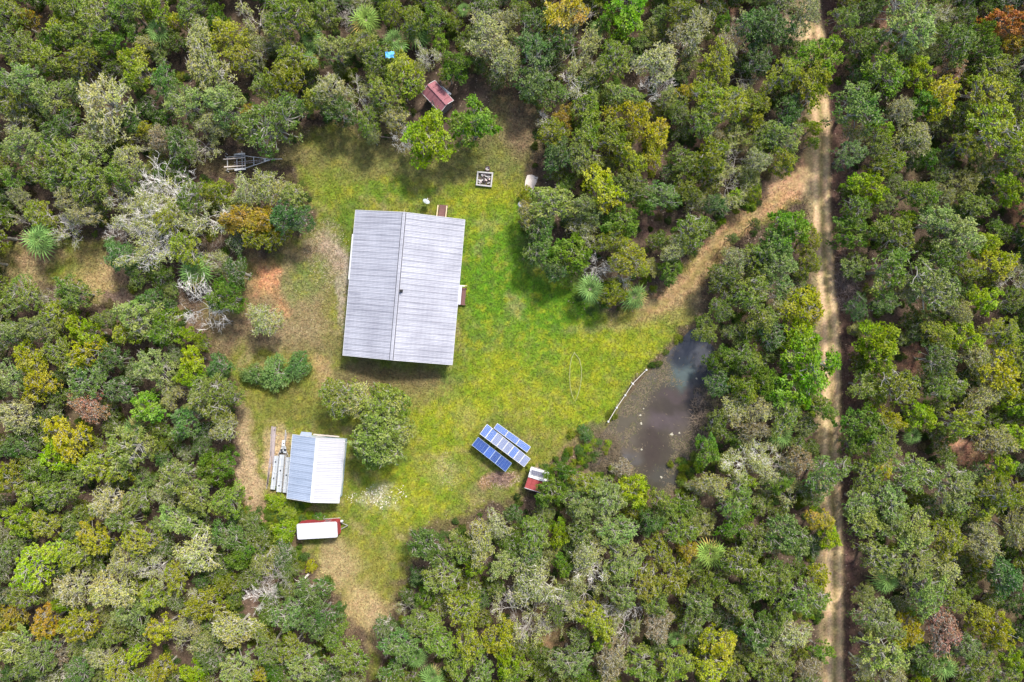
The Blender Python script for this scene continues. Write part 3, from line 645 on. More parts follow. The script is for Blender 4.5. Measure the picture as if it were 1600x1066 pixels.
# ---- plank bundle and long troughs beside the shed
def long_bar_thing(name, label, cat, pa, pb, wdt, ht, z, m, part='body', group=None): pass
base = P(438, 735, 0); T = Thing('lumber_stack', 'long bundle of weathered grey planks on bare dirt west of the shed', 'lumber', tuple(base), 0)
rnd = random.Random(5)
for i in range(9):
    xa = 424.5 + i % 5 * 1.7 + rnd.uniform(-.6, .6); ya = 668 + rnd.uniform(-3, 6); z = .09 + .07 * (i // 5)
    a = T.l(xa, ya, z); b2 = T.l(xa - 3.2 + rnd.uniform(-.8, .8), ya + rnd.uniform(44, 60), z)
    MB().bar(a, b2, .15, .055).build('plank', GREYW, T)
for i in range(3):
    a = T.l(421.5 + i*.8, 716 + i * 5, .06); b2 = T.l(416.5 + i*.8, 764 - i * 3, .06); MB().bar(a, b2, .13, .05).build('plank', GREYW, T)
for yy in (680, 712): a = T.l(422, yy, .03); b2 = T.l(433, yy + 1, .03); MB().bar(a, b2, .1, .055).build('bearer', GREYW, T)
ALU = mat('white_aluminium', (.46,.48,.49), .5, .1, .08, .8)
def pontoon(label, top, bot, wpx, z, spots, tone=None):
    pa = P(*top, z); pb = P(*bot, z); c = (pa + pb) / 2; d = pb - pa; L = d.length; a = math.atan2(d.y, d.x)
    T = Thing('long_metal_trough', label, 'metal trough', (c.x, c.y, z - .45), a, 'long white metal troughs beside the shed')
    hw = wpx * S / 2
    b = MB(); L2 = L / 2
    prof = [(-hw, .0), (-hw, .36), (-hw*.72, .45), (-hw*.1, .40), (0, .37), (hw*.1, .40), (hw*.72, .45), (hw, .36), (hw, 0)]
    vs = [(-L2, y, zz) for y, zz in prof] + [(L2, y, zz) for y, zz in prof]; n = len(prof)
    fs = [(i, i+n, i+n+1, i+1) for i in range(n-1)] + [(n-1, 2*n-1, n, 0), tuple(range(n)), tuple(reversed(range(n, 2*n)))]
    b.add(vs, fs).build('body', ALU, T)
    for k in range(5): x = -L2 + (k + .5) * L / 5; MB().box(x-.03, x+.03, -hw-.01, hw+.01, .40, .47).build('cross_strap', ALU, T)
    for t in spots: x = -L2 + t * L; MB().tube([(x, 0, .38), (x, 0, .48)], .10, 8).build('drain_cap', DARK, T)
pontoon('left one of the three long white metal troughs west of the shed', (431.5,713), (425.5,765), 7.2, .75, (.17, .66))
pontoon('middle one of the three long white metal troughs west of the shed', (440.2,711), (435,769), 7.6, .85, (.42, .83))
pontoon('right one of the three long white metal troughs, tucked under the shed eave', (450,715), (444.5,770), 6.6, .75, (.5,))
# trailer the troughs rest on
base = P(441, 700, 0); T = Thing('utility_trailer', 'small white trailer nose with winch and tongue in front of the long white troughs', 'trailer', tuple(base), 0)
def TB(pa, pb, z, wd, ht, m=WHITE, nm='frame_rail'): return MB().bar(T.l(*pa, z), T.l(*pb, z), wd, ht).build(nm, m, T)
TB((446.3,672),(445.2,688), .55, .10, .10, GREY, 'tongue'); TB((447.8,676),(446.9,690), .5, .05, .05, GREY, 'tongue')
TB((443.6,688),(442.8,697), .62, .42, .25, WHITE, 'winch_box'); TB((443.4,692.2),(443.2,693.6), .78, .12, .1, DARK, 'winch_handle')
b = MB(); b.slab([T.l(*p_, .6) for p_ in ((437.6,707.5),(447.2,708.5),(447,701),(445.5,697),(441,696),(439,700.5))], .2); b.build('nose_plate', ALU, T)
for (x, y, m) in ((440,703,DARK),(443.5,700,GREY),(441,706.5,DARK),(445.6,703,DARK),(438,708.2,DARK)):
    q = T.l(x, y, .65); MB().box(q.x-.13, q.x+.13, q.y-.1, q.y+.1, .58, .78).build('fitting', m, T)
TB((438.5,702),(434,712), .5, .06, .06, GREY); TB((446.6,702),(450.5,713), .5, .06, .06, GREY); TB((437,710),(432,768), .34, .10, .12, GREY); TB((447,710),(442,768), .34, .10, .12, GREY)
for yy in (722, 740, 758): TB((428 - (yy-722)*.1, yy), (450 - (yy-722)*.1, yy + 2), .26, .08, .08, GREY, 'axle')
for (x, y) in ((431,741),(450,743)):
    q = T.l(x - 2, y, .3); wl = MB().tube([(q.x-.1, q.y, .3), (q.x+.1, q.y, .3)], .3, 12).build('wheel', DARK, T)

# ---- red enclosed trailer with white roof
EZ = 2.35; c, w_, l_, a_ = fit([(463,818.6),(526.5,815.2),(527.8,840.2),(464.8,843.2)], EZ)
T = Thing('enclosed_trailer', 'dark red enclosed trailer with a flat white roof south of the shed', 'trailer', (c.x, c.y, 0), a_)
def rrect(x0, x1, y0, y1, r, z, n=4):
    o = []
    for cx, cy, a0 in ((x1-r, y1-r, 0), (x0+r, y1-r, 90), (x0+r, y0+r, 180), (x1-r, y0+r, 270)):
        for k in range(n+1): a = math.radians(a0 + 90 * k / n); o.append((cx + math.cos(a) * r, cy + math.sin(a) * r, z))
    return o
hw, hl = w_/2, l_/2
MB().slab(rrect(-hw+.05, hw-.05, -hl+.05, hl-.05, .22, EZ-.04), EZ-.45).build('body', REDP, T)
MB().slab(rrect(-hw, hw, -hl, hl, .26, EZ), .06).build('roof', tin_mat('trailer_roof', (.58,.57,.58), (.50,.49,.49)), T, .02)
for xx in np.linspace(-hw+.6, hw-.6, 7): MB().bar((xx, -hl+.08, EZ+.004), (xx, hl-.08, EZ+.004), .03, .012).build('roof_bow', WHITE, T)
MB().slab(rrect(-hw+.02, hw-.02, -hl+.02, hl-.02, .24, .62), .12).build('skirt', REDP, T)
MB().box(hw-1.9, hw-1.0, hl-.05, hl-.02, .9, 2.1).build('door', mat('pale_red', (.45,.20,.22), .5), T)
MB().box(hw-1.7, hw-1.2, hl-.02, hl+.0, 1.4, 1.9).build('pane', GLASS, T)
for xx in (-.5, .35):
    for yy in (-hl+.1, hl-.1):
        wl = MB().tube([(xx, yy-.1, .34), (xx, yy+.1, .34)], .34, 14).build('wheel', DARK, T); MB().tube([(xx, yy-.115, .34), (xx, yy+.115, .34)], .17, 10).build('rim', WHITE, wl)
for yy in (-.5, .5): MB().bar((hw-.1, yy, .45), (hw+1.0, 0, .45), .07, .08).build('tongue', GREY, T)
MB().tube([(hw+.35, hl-.35, .75), (hw+.35, hl-.35, 1.05), (hw+.35, hl-.2, 1.3)], .16, 8).build('gas_bottle', WHITE, T)
for z in (2.28,): MB().bar((hw-2.2, hl+.12, 1.0), (hw+.15, hl+.16, 1.0), .04, .05).build('awning_rail', WHITE, T)

# ---- rusty shed at the north edge
EZ, RZ = 2.5, 3.2
c, w_, l_, a_ = fit([(656,146),(681,127.5),(708.5,157),(690,174)], EZ)
T = Thing('rusty_shed', 'small old shed with a faded rusty red metal roof below the northern trees', 'shed', (c.x, c.y, 0), a_)
gable(T, w_, l_, EZ, RZ, .05, (RUSTR, RUSTR), .8, .20, .03, jitter=.6, seed=8)
walls(T, w_, l_, EZ, RZ, .05, .25, mat('old_board_wall', (.20,.17,.15), .85, var=.3))
MB().bar((.05, -l_/2-.05, RZ+.05), (.05, l_/2+.05, RZ+.05), .28, .03).build('ridge_cap', RUSTR, T)
q = T.l(677, 161, 3); MB().bar((q.x-.1, q.y-.3, 3.0), (q.x+.1, q.y+.35, 3.05), .14, .1).build('vent', DARK, T); MB().bar((q.x-.38, q.y-.28, 2.95), (q.x-.18, q.y+.3, 3.0), .14, .1).build('vent', DARK, T)
a = P(689, 134, 2.0); b2 = P(705, 147.5, 2.0)
T2 = Thing('white_board', 'long white board leaning along the north east eave of the rusty red shed', 'board', (a.x, a.y, 0), 0)
MB().slab([T2.l(688.4,132.6,2.3), T2.l(700.5,147.2,2.3), T2.l(704.6,148.4,2.25), T2.l(705.2,146.2,2.25)][::1], .05).build('board', WHITE, T2)
for (x, y) in ((690.5,135.5),(702,147)): q = T2.l(x, y, 0); MB().box(q.x-.05, q.x+.05, q.y-.05, q.y+.05, 0, 2.24).build('prop_post', GREYW, T2)

# ---- pump house with red and white roof and a solar panel on top
EZ = 2.0; c, w_, l_, a_ = fit([(828.5,729),(860,739),(848.5,771),(821,762)], EZ)
T = Thing('pump_house', 'little shed with a half red, half white roof beside the solar arrays', 'shed', (c.x, c.y, 0), a_)
hw, hl = w_/2, l_/2
yr = .25
for (ya, yb, m, nm) in ((yr, hl, WHITE, 'white'), (-hl, yr, REDR, 'red')):
    n = 4
    for i in range(n):
        xa = -hw + i * 2*hw/n; xb = xa + 2*hw/n - .02
        za, zb = (2.55, 2.05) if nm == 'white' else (2.0, 2.52)
        b = MB()
        for k in range(3):
            xs = xa + (xb - xa) * (k + .5) / 3
            dy = yb - ya
            b.bar((xs, ya, za + .03), (xs, yb, zb + .03), .05, .05)
        b.add([(xa, ya, za), (xb, ya, za), (xb, yb, zb), (xa, yb, zb), (xa, ya, za-.03), (xb, ya, za-.03), (xb, yb, zb-.03), (xa, yb, zb-.03)], [(0,1,2,3),(7,6,5,4),(0,4,5,1),(1,5,6,2),(2,6,7,3),(3,7,4,0)])
        b.build('roof_sheet', m, T)
for s, z in ((-1, 1.9), (1, 1.95)): MB().box(-hw+.15, hw-.15, s*(hl-.2)-.05, s*(hl-.2)+.05, 0, z).build('wall', GREYW, T)
for s in (-1, 1): MB().box(s*(hw-.2)-.05, s*(hw-.2)+.05, -hl+.26, hl-.26, 0, 1.95).build('wall', GREYW, T)
MB().bar((-hw-.02, -hl-.03, 1.98), (hw, -hl-.03, 1.98), .07, .14).build('fascia', WHITE, T); MB().bar((-hw, yr, 2.6), (hw, yr, 2.6), .2, .03).build('ridge_cap', WHITE, T)
q = T.l(842.3, 730.8, 2.3); MB().tube([(q.x, q.y, 2.0), (q.x, q.y, 2.35)], .09, 10).build('vent_pipe', DARK, T)
SOLG = mat('solar_glass_grey', (.16,.16,.20), .5, .0, .1, 1, 0, .6); PVF = mat('panel_frame', (.48,.49,.50), .5, .2, .04)
def pv_panel(parent, corners, t, frame, cellm, nx, ny, name='solar_panel', fw=.035):
    """corners: four Vectors (ccw) in the parent's frame; framed panel with separate cells kept as one joined grid part"""
    A, B, Cc, D = corners; n = (B - A).cross(D - A).normalized()
    b = MB(); top = [v for v in corners]; bot = [v - n * t for v in corners]
    b.add(top + bot, [(0,1,2,3),(7,6,5,4),(1,0,4,5),(2,1,5,6),(3,2,6,7),(0,3,7,4)]); f = b.build(name, frame, parent)
    def pt(u, v): return A.lerp(B, u).lerp(D.lerp(Cc, u), v) + n * .006
    eu = fw / (B - A).length; ev = fw / (D - A).length; b = MB(); gu = .004 / (B - A).length; gv = .004 / (D - A).length
    for i in range(nx):
        for j in range(ny):
            u0 = eu + (1-2*eu) * i / nx + gu; u1 = eu + (1-2*eu) * (i+1) / nx - gu; v0 = ev + (1-2*ev) * j / ny + gv; v1 = ev + (1-2*ev) * (j+1) / ny - gv
            b.quad(pt(u0, v0), pt(u1, v0), pt(u1, v1), pt(u0, v1))
    b.build('cell_grid', cellm, f); return f
c1 = [T.l(829.5,741.5,2.62), T.l(856,747.8,2.62), T.l(858,740.8,2.72), T.l(830,733.5,2.72)]
pv_panel(T, c1, .04, WHITE, SOLG, 8, 2)

# ---- three solar arrays
CELL_L = mat('cells_light_blue', (.065,.125,.32), .55, .0, .06, 1, 0, .12); CELL_G = mat('cells_grey_blue', (.135,.165,.27), .55, .0, .06, 1, 0, .12)
CELL_M = mat('cells_mid_blue', (.025,.075,.28), .55, .0, .06, 1, 0, .12); CELL_D = mat('cells_dark_blue', (.010,.042,.18), .55, .0, .06, 1, 0, .12)
def array(label, tl, tr, br, bl, zt, zb, cuts, cells, nx, ny, frame=PVF, gap=.004, bent=None):
    """tl tr = far (high) edge in photo pixels, bl br = near (low) edge"""
    c = (P(*tl, zt) + P(*tr, zt) + P(*br, zb) + P(*bl, zb)) / 4
    T = Thing('solar_array', label, 'solar array', (c.x, c.y, 0), 0, 'solar arrays on the lawn')
    A, B, Cc, D = T.l(*bl, zb), T.l(*br, zb), T.l(*tr, zt), T.l(*tl, zt)
    n = (B - A).cross(D - A).normalized()
    if n.z < 0: n = -n
    r = random.Random(len(label))
    for i in range(len(cuts) - 1):
        u0, u1 = cuts[i] + gap, cuts[i+1] - gap; o = n * r.uniform(0, .02)
        q = [A.lerp(B, u0) + o, A.lerp(B, u1) + o, D.lerp(Cc, u1) + o, D.lerp(Cc, u0) + o]
        pv_panel(T, q, .04, frame, cells[i % len(cells)], nx, ny)
    for v in (.22, .78): MB().bar(A.lerp(D, v) - n*.09, B.lerp(Cc, v) - n*.09, .06, .06).build('mounting_rail', FRAMEM, T)
    k = 4
    for i in range(k):
        u = .08 + .84 * i / (k-1)
        for v in (.15, .85):
            p = A.lerp(B, u).lerp(D.lerp(Cc, u), v) - n * .12; MB().box(p.x-.04, p.x+.04, p.y-.04, p.y+.04, 0, p.z).build('leg', FRAMEM, T)
    return T
array('back row of three light blue solar panels with white frames, nearest the pond', (776.9,661.2),(829.8,698.6),(823.6,707.4),(771.0,669.2), .75, 1.25, [0,.335,.665,1], [CELL_L], 10, 4, WHITE, .006)
array('long middle row of eight pale blue grey solar panels', (760.8,662.6),(829.2,717.2),(819.2,730),(749.4,678), 1.0, 1.7, [0,.125,.25,.375,.5,.625,.75,.875,1], [CELL_L,CELL_L,CELL_G,CELL_G,CELL_G,CELL_L,CELL_G,CELL_G], 4, 8, PVF, .003)
array('front row of deep blue solar panels beside the brown wood chips', (747,683),(799.9,724),(789.8,737.4),(737.0,695.6), 1.1, 1.75, [0,.345,.52,.69,1], [CELL_D,CELL_M,CELL_D,CELL_D], 4, 8, mat('blue_frame', (.18,.27,.42), .4), .002)

# ---- boat trailer
c = P(390, 255, .5); T = Thing('boat_trailer', 'empty galvanised boat trailer parked in leaf litter at the north west edge', 'boat trailer', (c.x, c.y, 0), 0)
def tp(x, y): return (330 + x / 12.31, 220 + y / 12.31)
def BT(a, b, z, wd=.09, ht=.1, nm='frame_rail', m=FRAMEM, zb=None):
    return MB().bar(T.l(*tp(*a), z), T.l(*tp(*b), z if zb is None else zb), wd, ht).build(nm, m, T)
BT((290,318),(640,290),.5); BT((300,550),(660,528),.5); BT((640,290),(1090,350),.5); BT((660,528),(1130,372),.5)
BT((310,310),(318,555),.55); BT((492,330),(500,540),.42, .1, .1, 'axle'); BT((590,200),(600,545),.42, .09, .09, 'axle'); BT((650,300),(655,530),.52); BT((815,315),(822,465),.52); BT((1005,345),(1010,410),.52)
BT((235,358),(650,325),.75,.14,.08,'bunk_board', PLY); BT((248,505),(660,478),.75,.14,.08,'bunk_board', PLY)
BT((440,415),(990,368),.52,.05,.06); BT((440,455),(990,400),.52,.05,.06)
for k in range(11):
    x = 470 + k * 48; BT((x, 413 - k*4.1), (x+3, 452 - k*4.6), .56, .10, .07, 'keel_roller', RUST)
BT((1090,358),(1360,350),.5,.09,.09,'tongue'); b = MB(); b.slab([T.l(*tp(*p_), .57) for p_ in ((1000,415),(1135,378),(1100,340),(1000,345))], .02); b.build('tongue_plate', FRAMEM, T)
BT((1180,372),(1186,345),.75,.08,.12,'winch_stand'); q = T.l(*tp(1350,352), .5); MB().box(q.x-.12, q.x+.12, q.y-.06, q.y+.06, .45, .58).build('coupler', GREY, T)
for (x0_, y0_, lb) in ((430,268,0),(440,560,1)):
    q = T.l(*tp(x0_, y0_), .75); q2 = T.l(*tp(x0_+215, y0_-22), .75); b = MB()
    d = (q2 - q).normalized(); s = Vector((-d.y, d.x, 0)) * .13; L = (q2 - q).length; prev = None
    for k in range(8):
        t = k / 7; zz = .62 + .18 * math.sin(math.pi * t); p_ = q + d * L * t; cur = (p_ - s + Vector((0,0,zz-.75)), p_ + s + Vector((0,0,zz-.75)))
        if prev: b.quad(prev[0], cur[0], cur[1], prev[1]); b.quad(prev[1]-Vector((0,0,.02)), cur[1]-Vector((0,0,.02)), cur[0]-Vector((0,0,.02)), prev[0]-Vector((0,0,.02)))
        prev = cur
    b.build('mudguard', WHITE if lb else FRAMEM, T)
    for t in (.27, .73):
        p_ = q + d * L * t; nrm = Vector((-d.y, d.x, 0)); wl = MB().tube([Vector((p_.x, p_.y, .32)) - nrm*.1, Vector((p_.x, p_.y, .32)) + nrm*.1], .32, 12).build('wheel', DARK, T)
BT((290,318),(270,290),.55,.06,.06,'light_bracket', FRAMEM); BT((275,238),(320,270),.3,.05,.04,'light_bracket', WHITE); BT((280,565),(345,600),.3,.07,.05,'light_bracket', FRAMEM)

# ---- fire pit frame, ring, pale board
c = P(757, 279, 0); T = Thing('fire_pit', 'square concrete framed fire pit full of pale rubble on the lawn', 'fire pit', (c.x, c.y, 0), 0)
cr = [(746.7,269),(769.5,271),(767.2,291.5),(744.8,289)]
for i in range(4):
    a = T.l(*cr[i], .25); b2 = T.l(*cr[(i+1) % 4], .25); d = (b2 - a).normalized() * .11; MB().bar(a + d * (1 if i % 2 else -1), b2 - d * (1 if i % 2 else -1), .2, .28).build('curb', CONC, T, .015)
a = T.l(757, 280, .05); MB().box(a.x-.9, a.x+.9, a.y-.8, a.y+.8, 0, .05).build('ash_bed', CHAR, T)
rnd = random.Random(4); PINKC = mat('pale_brick', (.58,.46,.42), .85, var=.2); blk = MB().box(-.5, .5, -.5, .5, -.5, .5)
for k in range(42):
    b = MB(); sx, sy, sz = rnd.uniform(.12,.42), rnd.uniform(.08,.22), rnd.uniform(.06,.16)
    M = Matrix.Translation((a.x + rnd.uniform(-.72,.72), a.y + rnd.uniform(-.6,.66), .08 + rnd.uniform(0,.16))) @ Matrix.Rotation(rnd.uniform(0,3.1),4,'Z') @ Matrix.Rotation(rnd.uniform(-.4,.4),4,'X') @ Matrix.Scale(sx,4,(1,0,0)) @ Matrix.Scale(sy,4,(0,1,0)) @ Matrix.Scale(sz,4,(0,0,1))
    b.box(-.5,.5,-.5,.5,-.5,.5, M=M); b.build('rubble_block', CHAR if rnd.random() < .22 else (PINKC if rnd.random() < .5 else CONC), T)
MB().bar(T.l(749.5,270.9,.3), T.l(766,273.6,.3), .10, .05).build('iron_bar', CHAR, T)
c = P(762, 264.5, 0); T = Thing('iron_fire_ring', 'small dark round pot with pale ash touching the fire pit', 'fire ring', (c.x, c.y, 0), 0)
b = MB(); n = 14
for r0, r1, z0, z1 in ((.36,.36,0,.45),(.36,.28,.45,.45),(.28,.28,.45,.1)):
    vs = []; 
    for k in range(n): t = k/n*6.2832; vs += [(math.cos(t)*r0, math.sin(t)*r0, z0), (math.cos(t)*r1, math.sin(t)*r1, z1)]
    b.add(vs, [(2*k, 2*((k+1)%n), 2*((k+1)%n)+1, 2*k+1) for k in range(n)])
b.build('ring', RUST, T); MB().tube([(0,0,.05),(0,0,.28)], .28, 12).build('ash', CONC, T); MB().box(.02,.22,-.02,.12,.28,.34).build('ember_log', CHAR, T)
MB().bar((0,-.4,.3),(0.02,-.75,.2),.10,.08).build('spout', DARK, T)
c = P(829, 287, 0); T = Thing('plywood_sheet', 'pale weathered plywood sheet lying by the trees east of the fire pit', 'plywood', (c.x, c.y, 0), 0)
def sp(x, y): return (730 + x/12.31, 250 + y/12.31)
MB().slab([T.l(*sp(*p_), .16) for p_ in ((1090,595),(1115,470),(1120,400),(1155,290),(1200,295))[:0]] or [T.l(*sp(*p_), .16) for p_ in ((1100,575),(1190,600),(1240,610),(1265,510),(1320,440),(1365,330),(1240,285),(1155,290),(1118,400))], .05).build('board', PLY, T)
MB().slab([T.l(*sp(*p_), .10) for p_ in ((1205,615),(1260,605),(1300,500),(1350,400),(1290,430))], .04).build('lower_board', PLY, T)
for y_ in (315, 355): MB().bar(T.l(*sp(1300,y_), .17), T.l(*sp(1345,y_+15), .17), .07, .02).build('dark_mark', CHAR, T)
# small pale bag and blue barrel
c = P(813, 321, 0); T = Thing('white_bag', 'small crumpled white bag at the foot of the trees south of the plywood', 'bag', (c.x, c.y, 0), .4)
b = MB(); rnd = random.Random(2); ring = []
vs = [(math.cos(k/9*6.283)*.36*rnd.uniform(.7,1.2), math.sin(k/9*6.283)*.55*rnd.uniform(.7,1.2), .02) for k in range(9)] + [(math.cos(k/9*6.283)*.24*rnd.uniform(.6,1.2), math.sin(k/9*6.283)*.38*rnd.uniform(.6,1.2), .22) for k in range(9)] + [(0,0,.26)]
b.add(vs, [(k,(k+1)%9,(k+1)%9+9,k+9) for k in range(9)] + [(k+9,(k+1)%9+9,18) for k in range(9)]).build('bag', WHITE, T)
z = 4.2; c = P(613.5, 96.5, z)
T = Thing('blue_tarp', 'bright blue tarp scrap caught in the northern tree crowns', 'tarp', (c.x, c.y, z), 0)
b = MB(); rnd = random.Random(9); n = 6; vs = []
for i in range(n):
    for j in range(n): vs.append(((i/(n-1)-.5)*1.15 + rnd.uniform(-.08,.08), (j/(n-1)-.5)*.85 + rnd.uniform(-.08,.08), rnd.uniform(-.12,.12) + 2.3))
b.add(vs, [(i*n+j, (i+1)*n+j, (i+1)*n+j+1, i*n+j+1) for i in range(n-1) for j in range(n-1)]); o = b.build('sheet', mat('blue_tarp', (.10,.36,.62), .45, var=.3), T)
so_ = o.modifiers.new('thick', 'SOLIDIFY'); so_.thickness = .03

# ---- pipe rail along the pond
pts = [(950.5,658.9),(963.6,637),(977,617.7),(988.6,599.6),(1010,578)]
c = P(979, 618, 0); T = Thing('pipe_rail', 'thin white pipe rail on posts along the pond bank', 'rail', (c.x, c.y, 0), 0)
PVC = mat('white_pipe', (.60,.54,.46), .5, var=.04)
for a, b_ in zip(pts[:-1], pts[1:]): MB().tube([T.l(*a, .7), T.l(*b_, .7)], .05, 8).build('pipe', PVC, T)
for a in pts:
    q = T.l(*a, .7); f = MB().tube([(q.x, q.y, -.6), (q.x, q.y, .78)], .09, 8).build('post', PVC, T); MB().tube([(q.x, q.y, .78), (q.x, q.y, .84)], .13, 8).build('cap', WHITE, f)
q = T.l(988.6,599.6,.7); MB().bar((q.x-.22, q.y+.25, .8), (q.x+.2, q.y-.22, .8), .06, .04).build('cross_piece', PVC, T)
# ---- faint pointed oval on the lawn: a worn dry grass outline, built as a thin tube
c = P(899, 587, 0); T = Thing('worn_outline', 'faint worn grass outline in a long pointed oval on the lawn west of the pond', 'dry_outline', (c.x, c.y, 0), 0)
lp = [(898,550),(893,560),(890.5,573),(890,590),(891,605),(894,618),(898.5,628),(903,617),(906.5,604),(908.5,590),(908.5,575),(905.5,562),(901,556),(897,551)]
MB().tube([T.l(*p_, .07) for p_ in lp], .062, 5).build('dry_outline', mat('faded_outline', (.30,.31,.11), .8), T)
# ---- fallen trunk and branches
BLEACH = bark_mat('bleached_wood', (.62,.57,.50)); LOGM = bark_mat('old_log', (.30,.22,.17))
def fallen(name, label, cat, pa, pb, r, m, twigs=0, z=.25, seed=1, z2=None):
    c = P(*pa, 0); T = Thing(name, label, cat, (c.x, c.y, 0), 0); rnd = random.Random(seed)
    a = T.l(*pa, z); b = T.l(*pb, z if z2 is None else z2); n = 7; pts = [a.lerp(b, i/(n-1)) + Vector((rnd.uniform(-.12,.12), rnd.uniform(-.12,.12), rnd.uniform(0,.08))) for i in range(n)]
    MB().tube(pts, [r * (1 - .55 * i/(n-1)) for i in range(n)], 7).build('trunk', m, T)
    for k in range(twigs):
        i = rnd.randint(2, n-1); p0 = pts[i]; d = (b - a).normalized(); an = rnd.choice([-1,1]) * rnd.uniform(.4,1.2); d = Matrix.Rotation(an, 3, 'Z') @ d; L = rnd.uniform(.5,1.5)
        p1 = p0 + d*L*.5 + Vector((0,0,rnd.uniform(0,.3))); p2 = p0 + (Matrix.Rotation(rnd.uniform(-.5,.5),3,'Z') @ d)*L + Vector((0,0,rnd.uniform(0,.5)))
        MB().tube([p0, p1, p2], [r*.45, r*.3, r*.12], 5).build('branch', m, T)
    return T
fallen('fallen_tree', 'bleached white fallen tree with stubby branches in the south west thicket', 'fallen tree', (483,897), (446,933), .17, BLEACH, 7, .5, 3, 1.2)
fallen('fallen_log', 'brown fallen log at the north bank of the driveway', 'log', (1137,332), (1112,353), .15, LOGM, 2, .2, 4)
fallen('fallen_branch', 'long pale broken branch on the brush east of the dirt road', 'branch', (1347,438), (1318,420), .10, BLEACH, 3, .5, 5)
fallen('fallen_log', 'dark log lying in red brown litter south of the northern thicket', 'log', (585,212), (610,215), .14, LOGM, 1, .2, 6)
# ---- brush piles: things one cannot count
def brush(name, label, cat, cx, cy, rx, ry, n, L, h, colr, seed, r=.03):
    rs = np.random.RandomState(seed); b = MB()
    for k in range(n):
        a = rs.rand()*6.283; q = math.sqrt(rs.rand()); x = cx + math.cos(a)*q*rx; y = cy + math.sin(a)*q*ry; p = P(x, y); z = rs.rand()*h*(1.1-q); t = rs.rand()*6.283; l = L*(.4+rs.rand())
        d = Vector((math.cos(t), math.sin(t), rs.uniform(-.15,.25)))*l; p.z = z+.05; mid = p + d*.5 + Vector((rs.uniform(-.1,.1), rs.uniform(-.1,.1), rs.uniform(0,.1)))
        b.tube([p, mid, p+d], [r, r*.8, r*.3], 3, cap=False)
    o = b.build(name, bark_mat(name + '_wood', colr)); tag(o, label, cat, kind='stuff'); return o
brush('road_brush', 'heap of dead grey brown branches on the bank east of the dirt road', 'brush', 1322, 440, 17, 45, 700, 1.1, .8, (.30,.23,.20), 1, .028)
brush('bank_twigs', 'bare twigs and stems on the leaf litter bank east of the dirt road', 'brush', 1321, 300, 10, 120, 500, .8, .4, (.24,.18,.15), 2, .02)
brush('chip_heap', 'small heap of dead twigs in front of the deep blue panels', 'brush', 783, 746, 18, 9, 260, .5, .35, (.30,.20,.16), 3, .022)
brush('marsh_stems', 'tangled dry stems at the marshy south west corner of the pond', 'dry stems', 940, 705, 32, 30, 1000, .8, .6, (.20,.155,.10), 4, .02)
brush('marsh_stems_east', 'tangled dry stems on the eastern margin of the pond', 'dry stems', 1095, 660, 16, 55, 500, .7, .4, (.24,.18,.13), 5, .02)
brush('grove_litter', 'fallen pale twigs on the ground below the bleached dead trees', 'dry stems', 300, 420, 70, 60, 500, .9, .4, (.42,.36,.30), 6, .022)
# ================================================================ TREES
FOL = leaf_mat(); PFOL = leaf_mat('palm_foliage', .15)
BARK = bark_mat('oak_bark', (.33,.31,.26)); TWIGP = bark_mat('lichen_twigs', (.40,.38,.31)); DEADW = bark_mat('dead_wood', (.74,.70,.64)); PALMB = bark_mat('palm_trunk', (.22,.17,.13))

